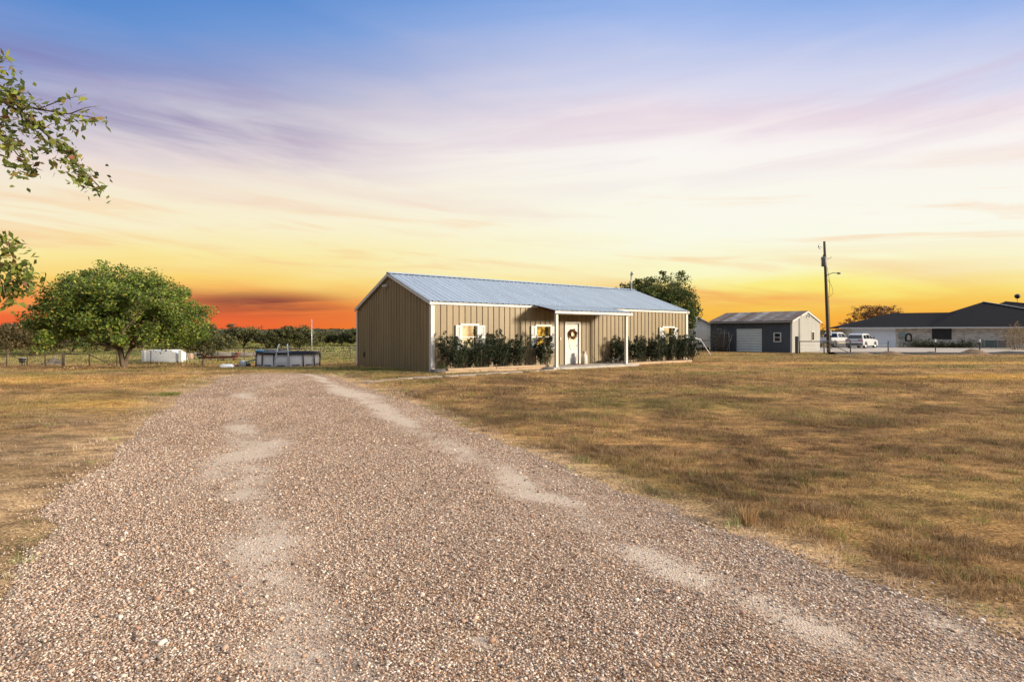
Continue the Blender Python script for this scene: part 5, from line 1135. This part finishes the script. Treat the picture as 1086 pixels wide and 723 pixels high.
# ------------------------------------------------------------------ trees
tb = gp(131, 389.5)
tree('broad low green tree with a spreading crown on the left lawn', tb, (-.30, .3, 2.6), (4.1, 3.6, 2.66), .95, .15, 620, 120, .50, .135, [(.078, .13, .024), (.125, .19, .03), (.20, .25, .04), (.05, .082, .02), (.31, .31, .055), (.17, .11, .045)], [.25, .26, .20, .16, .09, .04], 34, name='tree', flat=-.50, stems=3, bias=.5, lump_a=.17, dome=.42)
p = Vector((at(697, 0, 50).x, 50, 0))
tree('rounded dark green tree behind the right end of the house', p, (-.1, 0, 4.0), (4.3, 3.5, 3.0), 1.1, .22, 420, 105, .55, .20, [(.055, .09, .022), (.09, .125, .03), (.15, .16, .04), (.036, .06, .018)], None, 20, flat=-.8)
TGp = 'mesquite trees of the pasture'
MQ = [(.070, .085, .032), (.10, .112, .038), (.13, .13, .048), (.05, .062, .026), (.13, .11, .05)]
for px, y, wpx, top, lb, n in ((216, 47, 40, 340.5, 'small dark slender tree right of the broad tree', 90), (240, 88, 22, 354, 'small mesquite between the slender tree and the far pole', 50), (258, 92, 40, 345, 'rounded mesquite left of the far dark pole', 100), (284, 100, 22, 352, 'low mesquite right of the far dark pole', 45),
                               (299, 92, 34, 345.5, 'mesquite of a pair, the left one above the pool', 100), (318, 94, 36, 344.5, 'mesquite of a pair, the right one above the pool', 110), (343, 112, 26, 351, 'mesquite right of the slim pale pole', 55), (362, 108, 30, 350, 'mesquite left of the house corner', 60), (383, 106, 30, 349, 'mesquite half hidden behind the house gable', 60),
                               (8, 62, 70, 339, 'brownish mesquite cut by the left edge of the picture', 130), (38, 66, 60, 346, 'brownish mesquite left of the broad tree trunk', 110), (76, 70, 60, 350, 'brownish mesquite behind the broad tree', 100), (112, 74, 44, 352, 'low mesquite behind the broad tree trunk', 60), (150, 88, 50, 352, 'mesquite beyond the white tarp shelter', 60), (186, 92, 40, 353, 'mesquite beyond the straw bale', 55)):
    b = on_ground(px, y); top_z = at(px, top, y).z - b.z; w_ = wpx / F * y / 2; h_ = top_z
    pal = MQ if px > 60 or px == 216 else [(.10, .078, .035), (.13, .095, .042), (.075, .07, .03), (.16, .12, .055)]
    ct = random.uniform(.46, .56) * h_; w_ *= random.uniform(.85, 1.2); tree(lb, b, (0, 0, ct), (w_, w_ * .85, h_ - ct + .02), .14 * h_, .05 + .025 * h_, n, 60, .17 * w_ + .12, .10 + .0022 * y, pal, None, 7, group=TGp, name='mesquite_tree', flat=-.75, bias=.5)
# leafless brown tree behind the ranch house
p = Vector((at(930, 0, 96).x, 96, 0))
tree('brown thin leaved tree behind the ranch house garage', p, (0, 0, 4.6), (4.6, 4, 2.3), 1.6, .2, 190, 34, .5, .22, [(.20, .09, .03), (.14, .07, .03), (.26, .13, .05)], None, 34, flat=-.3, trans='dryleaf')
p = Vector((at(905, 0, 98).x, 98, 0))
tree('small brown thin leaved tree left of the ranch house roof', p, (0, 0, 3.2), (2.2, 2, 1.5), 1.2, .14, 45, 20, .4, .20, [(.20, .09, .03), (.14, .07, .03), (.26, .13, .05)], None, 16, flat=-.3, trans='dryleaf')
for px, y, w, h, lb in ((870, 88, 3.0, 2.6, 'dark bush behind the pickup truck near the slate blue shed'), (892, 92, 3.4, 2.0, 'low brown bush between the pickup and the ranch house')):
    p = at(px, 0, y); shrub(lb, (p.x, y, 0), w, h, name='bush', cat='bush', n=900, leaf=.2, pal=[(.05, .06, .025), (.12, .09, .04)], stems=10, foot=.4)
# far woodland: low rounded tree masses along the skyline
N = 4200; yy = 300 + 260 * rng.random(N); uu = -1.05 + 2.1 * rng.random(N); uu = np.where(rng.random(N) < .6, -1.05 + .85 * rng.random(N), uu); kp = (vnoise(uu * 30, yy * .02, 8) > .46) | (yy > 470); uu, yy = uu[kp], yy[kp]; N = len(yy); xx = uu * yy
bn = ICO_V[None].repeat(N, 0); sc3 = np.stack([3 + 4 * rng.random(N), 3 + 4 * rng.random(N), (.7 + 1.3 * rng.random(N)) * (.25 + 1.3 * vnoise(uu * 22, yy * .01, 5))], -1)
def tufted(n_leaf, N):
    i = rng.integers(0, N, n_leaf); d = unit(rng.normal(size=(n_leaf, 3))); d[:, 2] = np.abs(d[:, 2]) * 1.1 - .25
    p = np.stack([xx, yy, ground_z(xx, yy) + sc3[:, 2] * .9], -1)[i] + d * sc3[i] * (.75 + .35 * rng.random((n_leaf, 1)))
    base_c = pick_cols(N, [(.070, .088, .048), (.095, .10, .055), (.058, .074, .046), (.11, .10, .06)], None, .15)[i]
    return leaf_arrays(p, 1.2 + .9 * rng.random(n_leaf), .8, 0, np.clip(base_c * (1 + rng.normal(0, .15, (n_leaf, 1))), .01, 1))
v, f, cc = tufted(130000, N); tag(np_mesh('distant_woodland', v, f, M['leaf'], cc), kind='stuff')

# near tree whose branches hang into the picture on the left
nb_ = Vector((-8.6, 7.2, 0)); nt_ = empty('tree', nb_, 0, 'near tree whose leafy branches hang in at the left edge', 'tree')
mb = MB(); mb.tube([(0, 0, -.2), (.02, .02, .8), (.12, -.05, 2.0), (.3, -.1, 3.2), (.35, -.1, 4.4)], [.22, .17, .145, .11, .07], 12)
NP = [(.16, .20, .035), (.11, .15, .03), (.24, .26, .05), (.07, .10, .022), (.26, .20, .055), (.15, .065, .03)]
LV = []
def nbranch(pts_, r0, leaves, spread, start=.35, depth=6.3):
    P3 = [at(px, py, depth + dz_) - nb_ for px, py, dz_ in pts_]; n = len(P3)
    mb.tube(P3, [r0 * (1 - .85 * i / (n - 1)) for i in range(n)], 6)
    for _ in range(leaves):
        t = (start + (1 - start) * random.random() ** .8) * (n - 1); i = min(int(t), n - 2); q = P3[i].lerp(P3[i + 1], t - i)
        LV.append(tuple(q + Vector((random.gauss(0, spread), random.gauss(0, spread * 1.3), random.gauss(-.02, spread * .9)))))
def twig(px, py, px2, py2, dz_, leaves, sp=.045): nbranch([(px, py, dz_), ((px + px2) / 2, (py + py2) / 2 - 2, dz_), (px2, py2, dz_)], .008, leaves, sp, .1)
nbranch([(-100, 90, .6), (-40, 92, .4), (5, 108, .2), (45, 138, .1), (80, 172, 0), (110, 203, 0)], .035, 105, .055, .32)
nbranch([(-60, 95, .5), (-5, 102, .3), (40, 116, .2), (74, 121, .2), (108, 126, .1)], .02, 22, .04, .5)
nbranch([(-60, 60, .2), (-25, 72, .2), (10, 98, .1), (24, 108, .1)], .02, 75, .075, .4); nbranch([(-50, 130, -.1), (-10, 140, 0), (14, 158, 0), (30, 180, 0)], .02, 110, .085, .3)
nbranch([(-60, 40, 0), (-15, 55, 0), (8, 66, 0)], .015, 40, .06, .3); nbranch([(-70, 190, .2), (-25, 150, .1), (2, 130, .1), (20, 126, .1)], .02, 70, .10, .3)
twig(45, 138, 62, 130, .1, 10); twig(40, 116, 92, 100, .2, 7, .03); twig(60, 118, 80, 137, .2, 16, .04); twig(74, 121, 107, 112, .2, 5, .02); twig(60, 150, 74, 162, 0, 18, .04); twig(30, 125, 48, 160, .1, 14, .045); twig(80, 172, 90, 196, 0, 20, .04); twig(20, 120, 44, 104, .1, 9, .03)
nbranch([(-80, 215, .3), (-30, 246, .2), (0, 256, .1), (18, 262, .1)], .02, 50, .06, .35); nbranch([(-60, 260, .2), (-15, 272, .1), (14, 284, .1), (26, 294, .1)], .02, 85, .075, .3); nbranch([(-60, 300, .2), (-15, 300, .2), (10, 308, .1), (34, 296, .1)], .015, 70, .06, .3); nbranch([(-60, 250, 0), (-20, 262, 0), (2, 300, 0), (8, 322, 0)], .015, 45, .055, .4)
# crown out of frame
cl = []
for _ in range(170):
    d = Vector((random.gauss(0, 1), random.gauss(0, 1), random.gauss(.2, .8))).normalized() * (2.6 * random.random() ** .4); c_ = Vector((-.2 + d.x, .1 + d.y, 4.0 + d.z * .85)); w_ = c_ + nb_
    if w_.x / max(w_.y, .5) < -.985 - .05: cl.append(c_)
for i, c_ in enumerate(cl):
    s_ = Vector((.25, -.1, random.uniform(2.2, 4.2))); mb.tube([s_, (s_ + c_) / 2 + Vector((0, 0, .15)), c_], [.04, .02, .006], 5)
    for _ in range(55):
        q = c_ + Vector((random.gauss(0, .22), random.gauss(0, .22), random.gauss(0, .18)))
        if (q.x + nb_.x) / max(q.y + nb_.y, .5) < -.95: LV.append(tuple(q))
mb.build('trunk', M['bark'], nt_, True)
LVa = np.array(LV); LVa = np.concatenate([LVa, LVa[: int(len(LVa) * .9)] + rng.normal(0, .055, (int(len(LVa) * .9), 3))]); v, f, cc = leaf_arrays(LVa, .092 * (.6 + .75 * rng.random(len(LVa))), .46, .55, pick_cols(len(LVa), NP, [.27, .23, .18, .16, .10, .06], .2)); np_mesh('crown', v, f, M['leaf'], cc, nt_)
# weeds and tufts
def blade_tuft(label, p, n, h, rad, w, pal, lean):
    a = rng.random(n) * 6.283; r = rad * rng.random(n) ** .7; bx, by = np.cos(a) * r, np.sin(a) * r; hh = h * (.4 + .7 * rng.random(n)); l = hh * lean * (.2 + rng.random(n)); b = rng.random(n) * 6.283; a2 = a + rng.normal(0, .5, n)
    ox, oy = np.cos(b) * w / 2, np.sin(b) * w / 2; z = 0 * bx
    p0 = np.stack([bx - ox, by - oy, z - .005], -1); p1 = np.stack([bx + ox, by + oy, z - .005], -1); t = np.stack([bx + np.cos(a2) * l, by + np.sin(a2) * l, hh], -1); m1 = (p0 + p1) / 2 * .45 + t * .55; m1[:, 2] += hh * .12; o = np.stack([ox, oy, z], -1) * .7
    v = np.stack([p0, p1, m1 + o, m1 - o, t], 1).reshape(-1, 3); k = 5 * np.arange(n)[:, None]; f = np.concatenate([k + np.array([[0, 1, 2]]), k + np.array([[0, 2, 3]]), k + np.array([[3, 2, 4]])])
    o_ = np_mesh('weed_clump', v, f, M['grass'], np.repeat(pick_cols(n, pal), 5, 0), None, p); return tag(o_, label, 'weed')
blade_tuft('upright dry straw tuft on the right lawn near the drive', gp(793, 556), 150, .17, .055, .006, [(.50, .34, .17), (.40, .25, .12), (.30, .18, .09)], .45)
blade_tuft('low green weed clump at the left edge of the drive', gp(176, 419), 320, .09, .34, .016, [(.11, .15, .03), (.16, .18, .05), (.22, .2, .07)], .8)
m_ = MB(); m_.tube([(-.06, .03, .03), (-.01, .0, .035), (.03, -.05, .03), (.05, -.13, .025)], [.004, .006, .006, .003], 6); m_.tube([(.0, -.01, .035), (.05, .03, .05), (.09, .06, .04)], [.004, .003, .002], 5)
p = gp(48, 690); tag(m_.build('fallen_twig', M['bark'], None, True, loc=(p.x, p.y, float(drive_z(p.x, p.y)))), 'dark fallen twig on the gravel at the lower left', 'twig')
